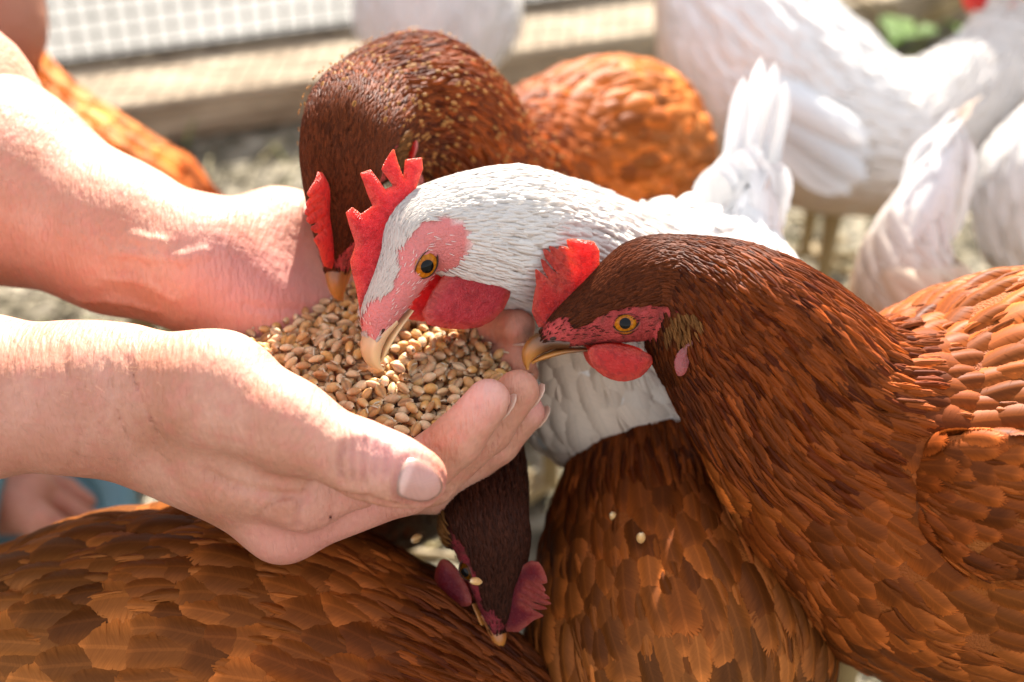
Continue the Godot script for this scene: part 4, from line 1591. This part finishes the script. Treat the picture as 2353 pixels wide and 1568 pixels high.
# ---------------------------------------------------------------- everything
func _ready() -> void:
	var pitch := deg_to_rad(38.0)
	FW = Vector3(0, -sin(pitch), -cos(pitch))
	UPV = Vector3(0, cos(pitch), -sin(pitch))
	var cam := Camera3D.new()
	cam.name = "camera"
	cam.fov = 27.0
	cam.near = 0.02
	cam.far = 400.0
	cam.transform = Transform3D(Basis(RT, UPV, -FW), CAM)
	var at := CameraAttributesPhysical.new()
	at.frustum_focal_length = 50.0
	at.frustum_focus_distance = 0.585
	at.exposure_aperture = 4.8
	cam.attributes = at
	add_child(cam)
	cam.fov = 27.0
	var env := Environment.new()
	env.background_mode = Environment.BG_SKY
	env.sky = Sky.new()
	var sky := ProceduralSkyMaterial.new()
	sky.sky_top_color = Color(0.68, 0.71, 0.765)
	sky.sky_horizon_color = Color(0.90, 0.90, 0.89)
	sky.sky_curve = 0.18
	sky.ground_bottom_color = Color(0.5, 0.45, 0.38)
	sky.ground_horizon_color = Color(0.7, 0.66, 0.6)
	sky.sky_energy_multiplier = 0.86
	env.sky.sky_material = sky
	env.tonemap_mode = Environment.TONE_MAPPER_LINEAR
	env.tonemap_exposure = 4.2
	env.sdfgi_enabled = true
	env.ssao_enabled = true
	env.ssil_enabled = true
	var we := WorldEnvironment.new()
	we.name = "environment"
	we.environment = env
	add_child(we)
	var sun := DirectionalLight3D.new()
	sun.name = "sun"
	sun.light_color = Color(1.0, 0.97, 0.925)
	sun.light_energy = 1.6
	sun.light_angular_distance = 0.5
	sun.shadow_enabled = true
	var towards := Vector3(0.10, 0.645, -0.92).normalized()     # where the sun stands: behind the hens, fairly low, a little to one side
	sun.transform = Transform3D(Basis.looking_at(-towards, Vector3.UP), Vector3(0, 3, 0))
	add_child(sun)

	rng.seed = 11
	noise.seed = 4
	noise.frequency = 0.1
	noise.fractal_octaves = 2
	make_materials()
	for k in 4:
		for q in 3: FM["%d_%d" % [k, q]] = feather_mesh(k, 100 + k * 10 + q)
	FACE = hzs([215, 1060, 215, 930, 380, 850, 470, 850, 545, 935, 650, 860, 850, 752, 1150, 712, 1540, 780, 1470, 830, 1300, 850, 1245, 1000, 1290, 1060, 1180, 1120, 1050, 1165, 650, 1185, 400, 1190])
	EAR = hzs([1262, 990, 1290, 880, 1350, 825, 1480, 805, 1565, 840, 1545, 930, 1490, 1010, 1380, 1065, 1285, 1055])

	build_yard()
	build_person()
	build_wheat()
	build_hens()

func build_hens() -> void:
	var up := [0.0, 0.9, 0.3]
	make_hen({"name": "hen", "label": "russet brown hen in profile with bright red comb, beak at the fingertips", "kind": "brown", "cover": 1.0,
		"head": {"o": [1428, 735, .607], "f": [-0.966, -0.259, 0.06], "u": [-0.259, 0.966, 0.12], "s": 1.0},
		"rows": [[1650, 735, .608, 212, 150, .8], [1755, 825, .612, 248, 195, 1.3], [1845, 930, .618, 275, 240, 1.68], [1940, 1010, .628, 350, 310, 1.85], [2080, 1085, .645, 475, 410, 2.05], [2370, 1125, .665, 525, 450, 2.3], [2680, 1030, .69, 400, 360, 2.7], [2950, 900, .71, 230, 200, 3.1], [3120, 800, .72, 60, 60, 3.6]],
		"wings": [[[2075, 1090, .590, 40, 14, 2.0], [2150, 1120, .572, 120, 30, 2.05], [2290, 1160, .562, 185, 42, 2.2], [2480, 1200, .572, 190, 42, 2.5], [2700, 1200, .60, 130, 30, 2.9], [2900, 1150, .64, 30, 10, 3.3]]]})
	make_hen({"name": "hen", "label": "white hen with large floppy red comb pecking at the wheat", "kind": "white", "under": Color(0.95, 0.80, 0.66),
		"head": {"o": [975, 605, .592], "eye_side": 1.0, "f": [-0.42, -0.90, 0.10], "u": [-0.74, 0.42, 0.52], "s": 1.06, "beak": [Color(0.56, 0.34, 0.18), Color(0.66, 0.46, 0.22)], "low": 0.30, "no_nape": true, "eye_r": 0.0066, "wave": 0.0015,
			"comb": [833, 748, 820, 658, 806, 600, 815, 560, 806, 525, 800, 490, 813, 479, 833, 495, 859, 474, 842, 441, 826, 399, 850, 392, 881, 437, 905, 428, 880, 390, 905, 345, 922, 395, 930, 415, 934, 369, 967, 364, 970, 388, 948, 450, 925, 508, 897, 543, 890, 613, 899, 684, 864, 746],
			"wattle": [.021, -.012, .017, -.026, .010, -.036, -.002, -.040, -.012, -.036, -.016, -.026, -.010, -.017, .004, -.012]},
		"comb_red": Color(0.60, 0.05, 0.06),
		"rows": [[1130, 530, .615, 150, 125, .8], [1230, 565, .64, 168, 150, 1.1], [1330, 640, .675, 215, 200, 1.5], [1425, 770, .71, 325, 270, 1.9], [1580, 760, .75, 290, 280, 2.3], [1680, 660, .78, 210, 190, 2.8], [1715, 540, .79, 110, 80, 3.2], [1735, 440, .79, 50, 40, 3.6]],
		"fans": [["tail_feather", [1712, 440, .79], [0.17, 0.95, 0.0], [0.9, -0.1, 0.3], 4, 0.05, 0.085, 0.013, Color(0.86, 0.85, 0.83)], ["tail_feather", [1690, 560, .785], [0.1, 0.95, 0.1], [0.9, 0.1, 0.3], 8, 0.22, 0.058, 0.024, Color(0.86, 0.85, 0.83)]]})
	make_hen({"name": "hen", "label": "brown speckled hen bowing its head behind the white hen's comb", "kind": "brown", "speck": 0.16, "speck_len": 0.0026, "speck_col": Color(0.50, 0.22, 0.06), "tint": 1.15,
		"head": {"o": [798, 445, .640], "f": [-0.10, -0.95, 0.22], "u": [-0.24, 0.2, 0.94], "s": 1.06, "beak": [Color(0.22, 0.08, 0.02), Color(0.45, 0.2, 0.04)]},
		"rows": [[850, 275, .670, 142, 128, .7, [-0.5, 0.7, 0.5]], [955, 235, .70, 155, 150, 1.0, [0, 1, 0.3]], [1045, 290, .73, 148, 145, 1.35, [0.3, 0.9, 0.1]], [1115, 370, .78, 130, 150, 1.68, [0.1, 0.95, 0]], [1210, 400, .85, 200, 180, 1.9], [1330, 410, .90, 275, 210, 2.3], [1460, 400, .96, 245, 180, 2.8], [1555, 390, 1.01, 110, 90, 3.3]]})
	make_hen({"name": "hen", "label": "brown hen seen from above, its scaly back under the near hand", "kind": "brown", "gap": 0.5, "big": 1.15, "tint": 0.6,  # plumage darkened to imitate the shade of the hands
		"rows": [[1330, 1830, .66, 150, 120, 1.0], [1150, 1720, .655, 230, 210, 1.5], [900, 1640, .655, 340, 330, 1.8], [600, 1560, .66, 390, 400, 2.2], [250, 1560, .67, 370, 380, 2.6], [-50, 1560, .68, 280, 260, 3.0], [-350, 1500, .70, 100, 80, 3.5]], "fwd": Vector3(1, 0, 0)})
	make_hen({"name": "hen", "label": "dark hen pecking downward in the shade below the hands", "kind": "dark", "comb_red": Color(0.22, 0.016, 0.028), "red": Color(0.16, 0.018, 0.022),  # dark feathers, comb and eyes paint in the shade under the hands
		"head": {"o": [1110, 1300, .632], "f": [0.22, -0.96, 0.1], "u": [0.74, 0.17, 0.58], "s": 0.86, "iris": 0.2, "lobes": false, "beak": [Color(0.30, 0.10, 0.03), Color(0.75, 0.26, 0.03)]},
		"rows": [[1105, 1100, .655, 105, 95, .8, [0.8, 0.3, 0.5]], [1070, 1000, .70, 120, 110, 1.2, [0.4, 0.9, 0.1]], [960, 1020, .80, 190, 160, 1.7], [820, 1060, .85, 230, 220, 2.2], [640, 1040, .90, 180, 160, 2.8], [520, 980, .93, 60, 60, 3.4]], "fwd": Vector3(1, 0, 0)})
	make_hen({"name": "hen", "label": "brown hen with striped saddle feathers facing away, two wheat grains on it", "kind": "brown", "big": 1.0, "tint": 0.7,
		"rows": [[1500, 960, .73, 130, 120, 1.2], [1500, 1080, .71, 210, 190, 1.6], [1520, 1280, .69, 310, 290, 1.9], [1560, 1480, .68, 370, 350, 2.3], [1600, 1700, .67, 300, 280, 2.8], [1620, 1900, .66, 100, 100, 3.3]], "fwd": Vector3(0, 0, -1)})
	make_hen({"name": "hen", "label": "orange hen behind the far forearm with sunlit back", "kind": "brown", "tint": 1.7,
		"rows": [[560, 640, .99, 90, 80, 1.2], [450, 590, .98, 150, 130, 1.7], [320, 520, .98, 190, 190, 2.1], [190, 370, .98, 150, 140, 2.6], [110, 230, .98, 80, 70, 3.1], [75, 140, .98, 30, 30, 3.5]], "fwd": Vector3(1, 0, 0)})
	make_hen({"name": "hen", "label": "large white hen standing behind, neck stretched up and tail out of frame", "kind": "white",
		"head": {"o": [2275, -50, 1.10], "f": [-0.85, 0.05, -0.3], "u": [0.0, 1.0, 0.0], "s": 1.1},
		"rows": [[2345, 30, 1.10, 95, 85, .9, [0.4, 0.8, 0.1]], [2285, 190, 1.10, 140, 130, 1.4, [-0.4, 0.9, 0.1]], [2090, 310, 1.10, 165, 180, 1.8], [1860, 250, 1.10, 215, 230, 2.2], [1700, 90, 1.10, 200, 190, 2.7], [1600, -90, 1.10, 110, 90, 3.1], [1540, -260, 1.10, 60, 50, 3.5]], "fwd": Vector3(1, 0, 0),
		"fans": [["wing_feather", [1745, 235, 1.03], [0.78, -0.60, 0.10], [0.3, 0.6, 0], 7, 0.16, 0.105, 0.026, Color(0.8, 0.79, 0.77)]]})
	make_hen({"name": "hen", "label": "tan and white hen hidden behind the russet hen, white tail raised", "kind": "tan",
		"rows": [[2260, 1000, .86, 120, 110, 1.5], [2200, 860, .86, 170, 160, 2.0], [2100, 700, .86, 150, 140, 2.4], [2090, 570, .86, 100, 90, 2.8], [2150, 420, .86, 66, 50, 3.2], [2185, 320, .86, 30, 20, 3.6]],
		"fans": [["tail_feather", [2130, 540, .86], [0.2, 0.95, 0], [0.95, -0.1, 0.2], 5, 0.05, 0.076, 0.022, Color(0.86, 0.84, 0.82)]]})
	make_hen({"name": "hen", "label": "white hen cut off by the frame behind the white raised tail", "kind": "white",
		"rows": [[2600, 180, 1.02, 90, 80, 1.2], [2520, 290, 1.02, 150, 140, 1.7], [2440, 430, 1.02, 200, 190, 2.1], [2400, 560, 1.02, 150, 150, 2.7], [2380, 660, 1.02, 60, 60, 3.2]], "fwd": Vector3(1, 0, 0)})
	make_hen({"name": "hen", "label": "white hen by the fence, blurred behind the bowing brown hen", "kind": "white",
		"rows": [[1010, -200, 1.25, 90, 80, 1.2], [1005, -90, 1.24, 150, 150, 1.7], [1005, 30, 1.22, 185, 190, 2.2], [1005, 130, 1.22, 130, 150, 2.8], [1005, 190, 1.23, 40, 50, 3.2]], "fwd": Vector3(0, 0, -1)})
